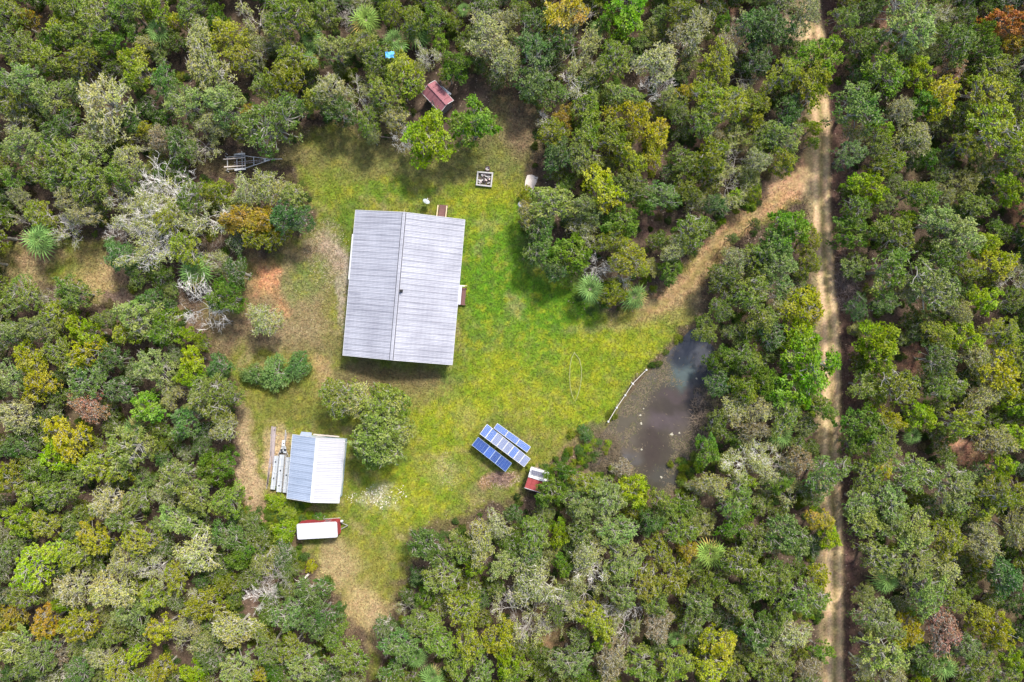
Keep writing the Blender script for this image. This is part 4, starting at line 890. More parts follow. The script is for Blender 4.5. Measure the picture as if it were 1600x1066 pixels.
def tree_variant(seed, R=3.0, Hh=7.0, nclump=64, leaves=115, clump=.62, leaf=.19, sparse=0, twigs=0, dome=1.9, wood='oak', rough=.5):
    rs = np.random.RandomState(seed); rnd = random.Random(seed)
    ph = rs.rand(5) * 6.283; am = (.3 + rs.rand(5)) * np.array([.17, .14, .11, .08, .06])
    def outl(a): return .90 + sum(am[i] * np.sin((i + 2) * a + ph[i]) for i in range(5))
    zt = Hh - .5
    # clump centres over the crown, best candidate spread, with low ones between
    C = []
    for k in range(nclump):
        aa = rs.rand(9) * 6.283; qq = np.sqrt(rs.rand(9)); r9 = qq * (R - clump * .5) * np.array([outl(a) for a in aa])
        pp = np.stack([np.cos(aa) * r9, np.sin(aa) * r9], -1); j = 0
        if C: j = int(np.argmax(np.min(np.hypot(*(pp[:, None] - np.array(C)[None, :, :2]).transpose(2, 0, 1)), axis=1)))
        best, bq = pp[j], qq[j]
        z = zt - dome * bq**2.2 + rs.randn() * rough * .6 - (rs.rand() < .30) * rs.rand() * 1.8
        C.append(np.array([best[0], best[1], max(z, Hh * .38)]))
    C = np.array(C)
    # wood: trunk, limbs, boughs to the clumps
    b = MB(); lean = Vector((rs.uniform(-.4, .4), rs.uniform(-.4, .4), 0)); fork = Hh * rs.uniform(.28, .38)
    F0 = Vector((lean.x, lean.y, fork))
    b.tube([(0, 0, -.3), (lean.x * .3, lean.y * .3, fork * .5), F0], [.26, .19, .17], 7)
    nl = rs.randint(6, 9); limbs = []
    for i in range(nl):
        a = i / nl * 6.283 + rs.uniform(-.35, .35); rr = R * outl(a) * rs.uniform(.5, .72); top = zt - dome * .3 - rs.uniform(.3, 1.1)
        e = Vector((math.cos(a) * rr, math.sin(a) * rr, top)); m1 = F0.lerp(e, .35) + Vector((0, 0, .35)); m2 = F0.lerp(e, .7) + Vector((rs.uniform(-.3, .3), rs.uniform(-.3, .3), .35))
        b.tube([F0, m1, m2, e], [.13, .095, .07, .04], 5, cap=False); limbs += [m1, m1.lerp(m2, .5), m2, e]
    b.tube([F0, F0 + Vector((.2, .1, (zt - fork) * .55)), F0 + Vector((rs.uniform(-.4, .4), 0, zt - fork - .3))], [.13, .08, .04], 5, cap=False); limbs += [F0 + Vector((.2, .1, (zt - fork) * .55)), F0 + Vector((0, 0, zt - fork - .6))]
    tw = .022 if not twigs else .032
    for c in C:
        e = Vector(c); s = min(limbs, key=lambda q: (q - e).length + (1 if q.z > e.z else 0)); m = s.lerp(e, .5) + Vector((rs.uniform(-.15, .15), rs.uniform(-.15, .15), rs.uniform(-.1, .15)))
        b.tube([s, m, e], [tw * 1.8, tw * 1.3, tw], 4, cap=False)
        for k in range(twigs):
            d = Vector((rs.randn(), rs.randn(), rs.uniform(-.1, 1.1))).normalized(); l = clump * rs.uniform(.8, 1.6); m1 = e + d * l * .5; d2 = (d + Vector((rs.randn(), rs.randn(), rs.randn())) * .35).normalized(); e2 = m1 + d2 * l * .6
            b.tube([e, m1, e2], [tw, tw * .8, tw * .45], 3, cap=False)
            if k % 2 == 0:
                d3 = (d + Vector((rs.randn(), rs.randn(), rs.randn())) * .6).normalized(); b.tube([m1, m1 + d3 * l * .45], [tw * .7, tw * .35], 3, cap=False)
    trunk = b.mesh('tree_wood', {'oak': BARK, 'pale': TWIGP, 'dead': DEADW}[wood])
    if leaves == 0: return trunk, None
    # leaves
    n = nclump * leaves; ci = np.repeat(np.arange(nclump), leaves); cs = clump * (.5 + 1.0 * rs.rand(nclump) ** 1.3); ct = rs.rand(nclump)
    if sparse: keep = rs.rand(n) > sparse * (.4 + 1.1 * ct[ci]); ci = ci[keep]; n = len(ci)
    u = rs.rand(n) * 2 - .62; u = np.clip(u, -1, 1); a = rs.rand(n) * 6.283; s = np.sqrt(np.maximum(0, 1 - u * u))
    D = np.stack([s * np.cos(a), s * np.sin(a), u], -1)
    lob = 1 + .28 * np.sin(a * 3 + ct[ci] * 20) + .18 * np.sin(a * 5 + ct[ci] * 50)
    rad = cs[ci] * (.35 + .65 * rs.rand(n) ** .55) * lob
    Pn = C[ci] + D * rad[:, None] * np.array([1, 1, .62])
    T = D + rs.randn(n, 3) * .45; T[:, 2] *= .5; T /= np.linalg.norm(T, axis=1)[:, None]
    N = D * .5 + np.array([0, 0, .5]) + rs.randn(n, 3) * .5; B = np.cross(N, T); B /= np.linalg.norm(B, axis=1)[:, None] + 1e-9
    L = leaf * (.55 + .9 * rs.rand(n)); W = L * .30
    V = np.stack([Pn - T * L[:, None] * .5, Pn + B * W[:, None], Pn + T * L[:, None] * .5, Pn - B * W[:, None]], 1).reshape(-1, 3)
    big = fbm(C[:, 0] * .35 + seed, C[:, 1] * .35 + 3)[ci]
    r_ = np.clip(.18 + .38 * ct[ci] + .44 * rs.rand(n), 0, 1); g_ = np.clip(big * 1.5 - .45 + .4 * rs.rand(n) + .5 * (ct[ci] - .5), 0, 1); b_ = np.clip(rs.rand(n) * .6 + .4 * (1 - ct[ci]), 0, 1)
    cols = np.repeat(np.stack([r_, g_, b_, np.ones(n)], -1), 4, 0)
    crown = np_mesh('tree_crown', V, np.arange(n * 4).reshape(n, 4), FOL, cols)
    return trunk, crown

def dead_variant(seed, R=3.0, Hh=6.5, moss=.5, wood=None):
    rnd = random.Random(seed); b = MB(); tips = []
    def grow(p, d, L, r, lv):
        pts = [p]; rr = [r]; q = p; dd = d
        for i in range(3):
            dd = (dd + Vector((rnd.gauss(0, .22), rnd.gauss(0, .22), rnd.gauss(0, .16)))).normalized(); q = q + dd * L / 3; pts.append(q); rr.append(r * (1 - .22 * (i + 1)))
        b.tube(pts, rr, 5 if lv < 2 else 3, cap=False)
        if lv >= 3: tips.append(tuple(pts[-1]))
        if lv >= 5: return
        nb = [6, 3, 4, 3, 3][lv]
        for k in range(nb):
            t = rnd.choice([1, 2, 3]) if lv else 3; s = pts[t]
            if lv == 0: a = k / nb * 6.283 + rnd.uniform(-.3, .3); nd = Vector((math.cos(a), math.sin(a), rnd.uniform(.15, .7))).normalized()
            else:
                nd = (dd + Vector((rnd.gauss(0, .50), rnd.gauss(0, .50), rnd.gauss(0, .28)))).normalized()
                if s.z > Hh: nd.z = -abs(nd.z) * .3
            nl = [R * .60, R * .42, R * .33, R * .24, R * .16][lv] * rnd.uniform(.7, 1.25)
            grow(s, nd, nl, max(.016, rr[t] * (.62 if lv else .6)), lv + 1)
    grow(Vector((0, 0, -.2)), Vector((rnd.uniform(-.1, .1), rnd.uniform(-.1, .1), 1)), Hh * .52, .17, 0)
    wm = b.mesh('dead_wood_mesh', wood or DEADW)
    if not moss: return wm, None
    rs = np.random.RandomState(seed); T_ = np.array(tips); T_ = T_[(fbm(T_[:, 0] * .9 + seed, T_[:, 1] * .9) + .18 * rs.rand(len(T_))) < moss + .09]; m = 6
    n = len(T_) * m; C = np.repeat(T_, m, 0) + rs.randn(n, 3) * np.array([.14, .14, .09]); L = .17 * (.5 + rs.rand(n)); W = L * .32
    T = rs.randn(n, 3) * np.array([1, 1, .4]); T /= np.linalg.norm(T, axis=1)[:, None]; N = rs.randn(n, 3) * .6 + np.array([0, 0, .8]); B = np.cross(N, T); B /= np.linalg.norm(B, axis=1)[:, None]
    V = np.stack([C - T * L[:, None] * .5, C + B * W[:, None], C + T * L[:, None] * .5, C - B * W[:, None]], 1).reshape(-1, 3)
    return wm, np_mesh('moss_mesh', V, np.arange(n * 4).reshape(n, 4), FOL, np.repeat(np.stack([.2 + .7 * rs.rand(n), rs.rand(n), rs.rand(n), np.ones(n)], -1), 4, 0))

NV = 9
DENSE = [tree_variant(100 + i, nclump=74, leaves=82, clump=.46, leaf=.22, rough=.9, twigs=1) for i in range(NV)]
FINE = [tree_variant(200 + i, nclump=125, leaves=62, clump=.34, leaf=.18, rough=1.0, dome=1.6, twigs=1) for i in range(5)]
PALE = [tree_variant(300 + i, nclump=84, leaves=84, clump=.48, leaf=.20, sparse=.45, twigs=3, wood='pale', rough=.6) for i in range(6)]
GLOSS = [tree_variant(400 + i, nclump=60, leaves=110, clump=.50, leaf=.23, rough=.6, dome=2.2) for i in range(3)]
GREYD = bark_mat('grey_dead_wood', (.46,.42,.37))
DEAD = [dead_variant(500 + i, moss=(.62, .5, 0, .55, .45, .6, .5, 0, .58)[i], wood=(DEADW, GREYD)[i % 2]) for i in range(9)]
SHRUB = [tree_variant(600 + i, R=3.0, Hh=4.2, nclump=46, leaves=105, clump=.62, leaf=.24, dome=1.8) for i in range(3)]

def frond_mesh(seed):
    rnd = random.Random(seed); vs = []; fs = []; c = []
    def quad(a, b_, c_, d, t):
        k = len(vs); vs.extend([a, b_, c_, d]); fs.append((k, k+1, k+2, k+3)); c.extend([(t, .3 + .4 * rnd.random(), .5, 1)] * 4)
    quad(Vector((0, -.02, 0)), Vector((.55, -.018, .10)), Vector((.55, .018, .10)), Vector((0, .02, 0)), .9)
    n = 12
    for i in range(n):
        a = math.radians(-105 + 210 * i / (n - 1)); L = (1.08 - .36 * abs(math.sin(a / 2))) * rnd.uniform(.9, 1.1); d = Vector((math.cos(a), math.sin(a), 0)); s = Vector((-d.y, d.x, 0))
        o = Vector((.50, 0, .10)); m = o + d * L * .55 + Vector((0, 0, .05)); e = o + d * L + Vector((0, 0, -.14 - .10 * rnd.random())); w_ = .034
        t = rnd.uniform(.2, .95)
        quad(o, m - s * w_ , m + s * w_ + Vector((0,0,.012)), o, t); quad(m - s * w_, e, e + s*.004, m + s * w_ + Vector((0,0,.012)), t)
    V = np.array([tuple(v) for v in vs]); return np_mesh('frond_mesh', V, np.array(fs), PFOL, np.array(c))
FROND = [frond_mesh(i) for i in range(4)]
_b = MB(); _b.tube([(0, 0, -.2), (.05, 0, 1.0), (0, 0, 2.0)], [.22, .17, .19], 9); PALMT = _b.mesh('palm_trunk_mesh', PALMB)

TINT = dict(G=(.138,.188,.034), B=(.090,.150,.038), O=(.188,.222,.028), P=(.26,.27,.085), E=(.175,.225,.060), A=(.28,.225,.035), Y=(.27,.275,.024),
            L=(.190,.27,.022), K=(.095,.165,.024), N=(.29,.42,.035), R=(.30,.17,.11), T=(.32,.17,.05), H=(.140,.245,.030), Q=(.20,.165,.08), U=(.108,.170,.046))
KIND = dict(G=('oak_tree','oak tree','tree'), B=('oak_tree','oak tree','tree'), O=('oak_tree','oak tree','tree'), E=('oak_tree','oak tree','tree'), P=('mossy_tree','half bare tree','tree'),
            A=('autumn_tree','tree','tree'), Y=('yellow_tree','tree','tree'), L=('green_tree','tree','tree'), K=('green_tree','tree','tree'), N=('green_tree','pine tree','tree'),
            R=('autumn_tree','tree','tree'), T=('autumn_tree','tree','tree'), H=('green_tree','tree','tree'), Q=('autumn_tree','tree','tree'), U=('oak_tree','oak tree','tree'), D=('dead_tree','dead tree','tree'), F=('palm_tree','fan palm','palm tree'))
CW = dict(G='grey green', B='dark blue green', O='olive green', E='pale grey green', P='pale mossy', A='golden brown leaved', Y='yellow leaved', L='lime green', K='deep glossy green', N='bright yellow green',
          R='rusty pink leaved', T='orange leaved', H='fresh green', Q='dull brown leaved', U='teal green', D='bare grey', F='green')
DATA = '''
12 22 26 G;40 28 16 A;100 12 30 G;150 25 32 G;100 45 28 O;20 72 30 G;60 95 28 G;118 55 28 G;165 65 22 K;205 45 18 G;245 48 23 F;235 28 12 L;275 32 14 Y;310 48 23 P;350 62 32 O;320 95 40 P;
375 90 22 O;225 68 16 P;125 90 24 O;210 105 30 O;30 125 30 E;75 150 32 E;20 155 26 G;160 160 42 P;155 205 28 P;12 188 22 D;258 132 26 B;290 160 30 E;350 160 34 E;330 190 26 P;392 180 16 A;
90 205 28 B;35 225 30 E;90 245 32 G;130 243 30 E;225 203 12 Y;222 228 20 D;250 215 20 Q;198 250 24 P;280 222 26 B;320 222 20 D;385 205 22 G;380 18 28 D;195 12 26 G;240 8 24 O;300 12 24 G;335 25 18 K;
450 25 38 G;505 18 24 G;490 42 20 G;572 32 25 F;540 28 14 D;615 18 22 O;652 50 27 F;616 64 20 F;686 62 14 H;678 26 24 G;725 15 14 F;762 55 34 P;788 92 28 P;792 28 22 P;485 64 22 F;484 95 16 F;440 60 22 P;
460 92 28 O;520 76 26 E;562 68 26 E;588 92 30 G;630 112 32 O;650 112 15 P;600 145 28 G;664 85 16 D;560 150 20 D;512 138 26 P;490 152 20 O;440 122 30 O;412 137 22 G;420 192 44 U;457 165 22 B;528 172 26 B;
575 190 22 G;615 182 22 P;630 205 14 D;580 212 12 P;710 100 24 K;668 212 40 L;740 190 37 H;645 30 22 G;735 55 20 G;702 112 15 G;
880 22 34 A;838 36 26 B;836 85 34 U;868 62 26 B;828 125 28 U;812 10 18 G;804 60 12 P;985 16 34 H;948 30 14 H;935 45 17 F;905 82 34 D;925 78 20 D;892 128 22 D;960 92 30 G;1030 95 32 P;1020 130 20 D;
1082 45 32 P;1065 18 24 O;1118 105 32 O;1155 58 24 D;1132 35 14 K;1182 42 28 B;1186 90 26 B;1175 122 18 D;1068 145 16 Y;975 150 24 E;1105 148 26 O;1140 165 30 O;1100 185 28 G;1180 160 24 O;1177 185 18 Y;
1117 212 16 Q;882 182 18 A;915 168 26 G;866 210 26 O;872 240 26 B;920 205 28 G;985 182 32 Y;960 215 30 O;1028 208 24 Y;1020 240 22 Y;912 245 28 E;985 252 26 O;848 182 14 D;1150 252 20 D;1112 245 30 O;
1192 215 24 G;1186 250 20 P;1060 170 22 G;1075 250 24 G;1045 155 18 E;
1212 40 34 B;1262 18 26 P;1288 85 36 K;1322 28 20 G;1355 15 22 B;1420 32 46 E;1350 66 28 G;1415 78 24 G;1500 65 30 G;1540 45 18 K;1580 32 28 T;1588 70 20 A;1480 18 18 D;1492 105 20 R;1440 112 26 L;
1385 108 34 G;1268 132 34 O;1225 115 28 O;1225 212 30 E;1275 198 14 L;1272 222 12 L;1345 165 38 U;1475 150 28 Y;1450 160 24 K;1410 172 22 P;1382 205 20 L;1340 212 18 P;1330 240 24 U;1375 228 22 G;
1432 215 28 P;1450 248 18 K;1560 112 32 G;1545 150 38 O;1560 200 44 O;1595 152 22 O;1512 225 24 O;1590 250 24 O;1390 255 24 O;1225 252 26 O;1235 172 26 B;1420 215 20 O;1545 75 22 K;
10 275 22 G;60 272 22 G;92 275 28 G;140 285 32 G;185 275 24 G;28 308 18 P;62 335 24 O;30 342 22 D;105 310 22 P;128 335 22 P;84 352 18 D;62 375 27 F;190 305 24 D;200 322 28 D;172 362 16 D;184 398 24 B;
215 350 28 D;262 305 28 D;248 335 42 D;275 372 34 D;232 390 34 D;322 345 32 D;288 388 26 O;262 345 24 O;300 308 26 G;335 300 22 O;382 298 24 P;375 342 28 A;402 352 22 A;305 425 28 F;300 458 32 D;350 462 28 K;
368 425 22 B;328 402 16 D;76 464 16 D;30 462 30 G;110 457 26 G;90 495 26 O;55 512 30 E;15 522 24 E;130 520 30 L;215 495 34 E;255 512 28 G;285 522 18 L;232 468 18 B;165 498 18 G;195 520 22 O;
418 292 28 P;455 305 22 E;452 340 30 B;415 345 24 A;430 368 20 O;395 372 20 O;412 500 27 P;
862 318 34 E;822 303 12 Y;826 334 20 P;845 358 26 B;842 394 24 B;893 395 32 K;868 420 20 B;945 295 34 Y;985 290 26 G;918 325 24 E;970 345 30 K;955 375 24 O;1032 305 28 U;1072 290 24 G;1140 280 22 D;
1151 305 12 L;1120 320 18 U;1180 302 12 O;1082 362 30 G;1058 388 22 P;1050 422 28 K;985 405 30 O;948 412 18 D;985 435 16 D;922 452 27 F;990 465 25 F;958 458 22 O;1102 356 22 G;1010 320 18 K;
1180 350 30 G;1145 372 24 E;1130 432 30 G;1172 455 30 G;1185 408 28 G;1150 405 22 P;1188 500 28 G;1105 515 20 G;1130 480 22 G;
1235 355 34 K;1210 388 30 B;1265 375 20 O;1215 420 34 U;1264 412 20 O;1222 462 22 D;1257 480 34 Y;1250 522 28 L;1205 522 24 B;1362 290 28 L;1332 330 24 G;1330 362 30 K;1398 365 34 G;1385 315 18 E;
1420 340 14 L;1393 420 34 G;1440 300 26 G;1478 305 16 P;1470 345 30 E;1500 370 34 E;1530 320 24 G;1582 295 24 L;1480 402 28 G;1460 448 42 E;1428 455 20 P;1560 410 28 Y;1545 382 20 L;1510 422 22 O;1385 472 22 B;
1332 482 18 B;1540 470 24 L;1500 488 22 P;1378 530 32 L;1470 522 24 O;1512 525 28 L;1582 470 22 G;1570 520 28 O;1592 430 16 D;
45 562 28 Y;58 600 27 Y;10 592 26 E;135 552 27 Y;90 552 24 G;132 592 34 U;175 560 22 B;135 632 27 R;22 650 30 P;240 575 30 E;297 562 20 L;290 588 20 L;225 638 26 H;265 620 18 P;277 606 12 D;340 575 20 B;
322 620 34 E;352 620 26 G;288 658 26 U;348 668 22 P;98 685 34 Y;82 712 28 L;60 735 26 G;210 672 24 F;198 702 36 E;162 730 32 O;214 714 12 D;333 732 29 K;275 745 28 E;300 775 30 E;255 775 20 P;352 785 26 G;
165 785 28 P;28 700 26 B;14 748 26 O;50 765 28 G;92 772 26 G;212 782 24 G;185 610 24 B;
395 587 20 U;428 584 27 U;463 573 22 B;528 622 32 G;560 628 28 P;608 625 28 G;590 662 44 E;604 694 40 E;572 702 26 G;
1130 565 22 K;1165 560 28 G;1125 600 22 B;1165 610 24 O;1150 640 26 P;1125 665 20 G;1190 600 26 K;1185 640 24 P;1180 672 22 Q;1110 705 22 K;1092 729 9 L;1168 728 24 D;1118 762 24 P;1170 755 14 L;
1150 782 30 G;1195 730 22 D;882 738 16 K;855 760 12 L;990 768 26 L;975 735 16 Q;915 755 22 O;862 768 26 K;905 790 28 E;950 782 30 E;1040 790 22 G;915 678 13 B;935 762 20 G;
1268 572 48 H;1238 608 32 H;1228 645 28 G;1220 678 25 F;1202 720 20 D;1250 722 22 Q;1292 742 32 U;1220 758 18 K;1235 776 24 D;1370 558 26 L;1345 602 22 G;1405 602 34 O;1360 618 20 O;1345 665 32 K;
1380 692 30 G;1440 648 26 L;1392 656 20 Y;1505 660 30 O;1425 680 17 F;1470 562 28 U;1480 602 28 G;1530 562 28 P;1565 580 34 Y;1540 622 26 P;1592 560 22 O;1590 630 22 L;1560 690 28 P;1590 682 22 L;1570 730 22 L;
1402 720 20 D;1432 742 34 E;1490 762 38 E;1350 742 28 G;1377 736 18 Y;1560 770 28 O;1340 785 26 E;1392 785 30 E;1540 795 22 O;1592 772 22 O;1290 640 18 G;1210 600 22 K;1325 695 18 G;
25 815 26 L;70 820 22 O;50 888 34 N;85 862 20 N;145 842 26 Y;215 845 26 O;190 815 22 G;280 815 30 E;308 865 34 P;240 892 20 D;195 880 28 P;110 922 28 P;168 925 32 P;275 902 22 O;355 840 26 U;372 872 20 K;
15 968 24 A;68 975 24 A;120 978 26 Y;95 945 16 L;205 960 30 E;250 985 22 Y;290 980 22 P;285 1012 20 D;318 950 28 O;300 935 12 D;365 985 32 P;20 1010 32 E;55 1032 32 E;85 1025 18 Q;212 1025 15 L;155 1030 20 P;
185 1050 26 O;248 1052 22 Y;300 1055 20 L;370 1045 28 E;395 935 18 D;235 935 22 O;120 1052 24 B;330 1030 22 B;180 988 20 G;20 860 20 G;115 870 22 O;35 930 22 G;
443 832 20 L;420 905 18 D;485 886 10 Y;487 925 24 B;450 962 28 U;497 970 32 B;520 992 22 G;476 1040 30 E;455 1015 22 O;418 1015 24 G;545 1030 27 G;405 1055 12 Y;430 785 16 L;450 800 14 O;500 812 12 K;
668 856 30 B;690 902 30 G;738 888 16 L;750 850 28 P;775 822 22 P;790 885 24 E;708 836 8 P;665 935 18 K;722 952 28 O;785 955 26 D;602 985 20 U;625 1010 28 U;655 975 24 G;682 1000 30 G;650 1028 18 F;
735 1010 28 O;715 1042 22 G;780 1000 26 Y;790 1035 26 L;676 1058 20 F;612 1052 20 B;752 1055 22 G;630 955 12 D;720 860 22 G;
835 838 28 G;875 835 20 L;828 870 22 B;960 830 30 E;975 875 34 E;920 862 26 P;905 835 20 G;1020 815 22 B;1065 830 26 G;1030 862 24 O;1074 860 18 A;1110 865 28 F;1035 818 8 L;1150 820 26 K;1180 845 28 G;
1165 885 32 G;1190 912 28 G;838 915 38 P;842 985 30 D;862 950 24 D;922 890 24 D;960 890 13 Y;925 925 26 D;880 885 16 K;970 930 24 E;985 955 20 D;985 990 22 D;1010 910 30 O;1055 905 26 O;1025 945 22 G;
1030 980 24 Q;1058 998 16 F;1090 940 24 E;1112 915 22 G;1085 965 26 G;1150 940 28 G;1160 965 14 Y;1182 990 30 U;930 972 28 O;940 1000 18 L;890 1035 30 E;955 1030 32 Q;1002 1040 28 G;1055 1042 28 G;
1065 1015 8 Y;1125 1008 26 Y;1112 1045 28 Y;1150 1052 20 O;1190 1042 24 G;805 1052 22 G;812 1010 16 G;870 960 16 G;905 1000 18 G;
1232 840 36 U;1208 845 18 P;1285 815 20 A;1300 842 18 L;1280 904 20 Y;1215 900 28 G;1262 935 32 G;1222 950 24 G;1240 990 26 P;1212 1015 24 P;1286 1020 17 K;1220 1050 28 G;1266 1042 18 Q;1205 978 20 G;
1345 815 28 E;1395 818 28 E;1370 875 30 E;1385 905 25 F;1430 830 32 E;1432 880 28 E;1480 845 32 O;1475 888 28 P;1540 850 30 P;1545 815 20 D;1535 872 18 Y;1590 830 24 P;1450 930 30 E;1490 935 26 G;
1430 925 18 D;1366 968 34 E;1420 988 26 Y;1475 985 32 R;1530 968 26 O;1562 988 26 Y;1570 902 30 B;1592 942 20 B;1380 1020 34 E;1345 1045 20 P;1455 1030 26 U;1475 1040 25 F;1440 1060 16 L;1530 1040 30 G;
1587 1035 18 L;1510 1010 20 U;1395 1058 20 P;1575 1060 22 G
'''
def height_for(t, Rm, rnd):
    if t == 'F': return rnd.uniform(2.6, 4.6)
    h = 3.2 + 1.35 * Rm + rnd.uniform(-.5, .9)
    if t == 'D': h += .3
    return max(2.0, min(9.5, h))
rnd = random.Random(77); TREES = []
for ln in DATA.replace('\n', '').split(';'):
    if not ln.strip(): continue
    x, y, r, t = ln.split(); TREES.append([float(x), float(y), float(r), t])
LOW = {(395.,587.):2.3,(428.,584.):2.8,(463.,573.):2.6,(430.,785.):1.8,(450.,800.):1.3,(500.,812.):1.0,(915.,678.):1.4,(443.,832.):2.2,(708.,836.):1.2,(485.,886.):1.2,(855.,760.):1.5,(1092.,729.):1.2,(822.,303.):1.6}

# ---- unique labels: every tree is described by colour, size and where it stands relative to things one can find
MARKS = [('the house',632,450),('the workshop shed',492,732),('the red enclosed trailer',497,828),('the rusty red shed',682,150),('the boat trailer',388,256),
 ('the square fire pit',757,280),('the plywood sheet',829,287),('the pond',1040,640),('the solar arrays',785,700),('the pump house',842,748),('the driveway fork',1262,262),
 ('the driveway bend',1092,440),('the blue tarp scrap',613,96),('the white fallen tree',466,914),('the rusty pink tree',1475,985),('the bright yellow green pine',50,888),('the orange leaved tree',1580,32),
 ('the lone western palm',62,375),('the large southern palm',1110,865),('the dead grove',275,360),('the rusty brown tree',135,632),('the huge fresh green tree',1268,572),
 ('the round deep green tree',333,732),('the narrow southern clearing',560,960),('the two big yellow crowns',1000,195),('the top left corner',0,0),('the bottom left corner',0,1066),
 ('the bottom right corner',1600,1066),('the right reddish bare patch',1515,705),('the reddish patch at upper right edge',1595,330),('the top road end',1270,50),('the roadside brush heap',1322,440),
 ('the bottom road end',1304,1040),('the middle of the left edge',0,540),('the middle of the top edge',800,0),('the middle of the bottom edge',800,1066),('the reddish ground patch',1430,560)]
def compass(dx, dy):
    a = (math.degrees(math.atan2(-dy, dx)) + 360) % 360
    return ['right of','upper right of','above','upper left of','left of','lower left of','below','lower right of'][int((a + 22.5) // 45) % 8]
def kindword(t, r):
    return KIND[t][1]
def rank_ok(): pass
ORD = ['nearest', 'second nearest', 'third nearest', 'fourth nearest', 'fifth nearest', 'sixth nearest', 'seventh nearest', 'eighth nearest', 'ninth nearest', 'tenth nearest']
def labels_for(items):
    near = []
    for it in items:
        x, y, r, t = it[:4]
        d = [(math.hypot(x - m[1], y - m[2]), m) for m in MARKS if math.hypot(x - m[1], y - m[2]) > 12]
        near.append(min(d, key=lambda q: q[0]))
    groups = {}
    for i, it in enumerate(items):
        d, m = near[i]; key = (CW[it[3]], KIND[it[3]][1], compass(it[0] - m[1], it[1] - m[2]), m[0])
        groups.setdefault(key, []).append((d, i))
    out = [None] * len(items)
    for key, g in groups.items():
        g.sort(); cw, kw, dr, mk = key
        for k, (d, i) in enumerate(g):
            if len(g) == 1: s = f'{cw} {kw} {dr} {mk}'
            else: s = f'{cw} {kw} {dr} {mk}, {ORD[k]}'
            out[i] = s
    return out
LABEL = dict(zip(range(len(TREES)), labels_for(TREES)))
CUSTOM = {(668,212):'rounded lime green tree with yellow top just below the rusty red shed',(740,190):'rounded bright green tree to the right of the rusty red shed',(590,662):'large grey green oak crown between the house and the workshop shed',
 (604,694):'lower silvery oak crown leaning over the lawn right of the workshop shed',(528,622):'thin leaved grey green tree above the shed, left of the large oak',(560,628):'half bare mossy tree between the thin leaved tree and large oak',(572,702):'small grey green oak crown touching the right edge of the shed roof',(608,625):'small grey green oak on the upper side of the large yard oak',
 (412,500):'lone pale mossy small tree on the brown yard west of the house',(333,732):'round deep green tree at the edge of the left woods west of the shed',(50,888):'bright yellow green pine, larger crown of the pair in the lower left',
 (85,862):'bright yellow green pine, smaller crown of the pair in the lower left',(1475,985):'rusty pink leaved tree in the lower right woods',(1580,32):'orange leaved tree in the top right corner',(62,375):'lone fan palm with drooping fronds by the western opening',
 (1110,865):'large upright fan palm in the woods south of the pond',(135,632):'rusty brown half bare tree in the left woods',(1268,572):'huge fresh green tree hanging over the dirt road east of the pond',(430,785):'low lime green bush at the lower left corner of the shed',
 (450,800):'low olive bush between the shed and the red trailer',(500,812):'small deep green bush against the top side of the red trailer',(428,584):'middle teal green shrub of the clump in the left yard',(395,587):'leftmost teal green shrub of the clump in the left yard',(463,573):'rightmost dark shrub of the clump in the left yard',
 (915,678):'low dark shrub at the west corner of the pond',(1092,729):'tiny lime green shrub at the south east corner of the pond'}
GROUPS = {'oak_tree':'oaks of the surrounding woods','mossy_tree':'half bare mossy trees','dead_tree':'bare dead trees','palm_tree':'fan palms among the trees','autumn_tree':'autumn coloured trees','yellow_tree':'yellow leaved trees','green_tree':'bright green trees'}
taken = []
for q in TREES:
    dd_ = dline(np.array([q[0]]), np.array([q[1]]), DRIVE)[0]
    if dd_ < q[2] + 15 and q[3] != 'F': q[2] = max(9., min(q[2], dd_ - 13))
    if 1318 < q[0] < 1372 and q[1] > 320: q[0] += 9
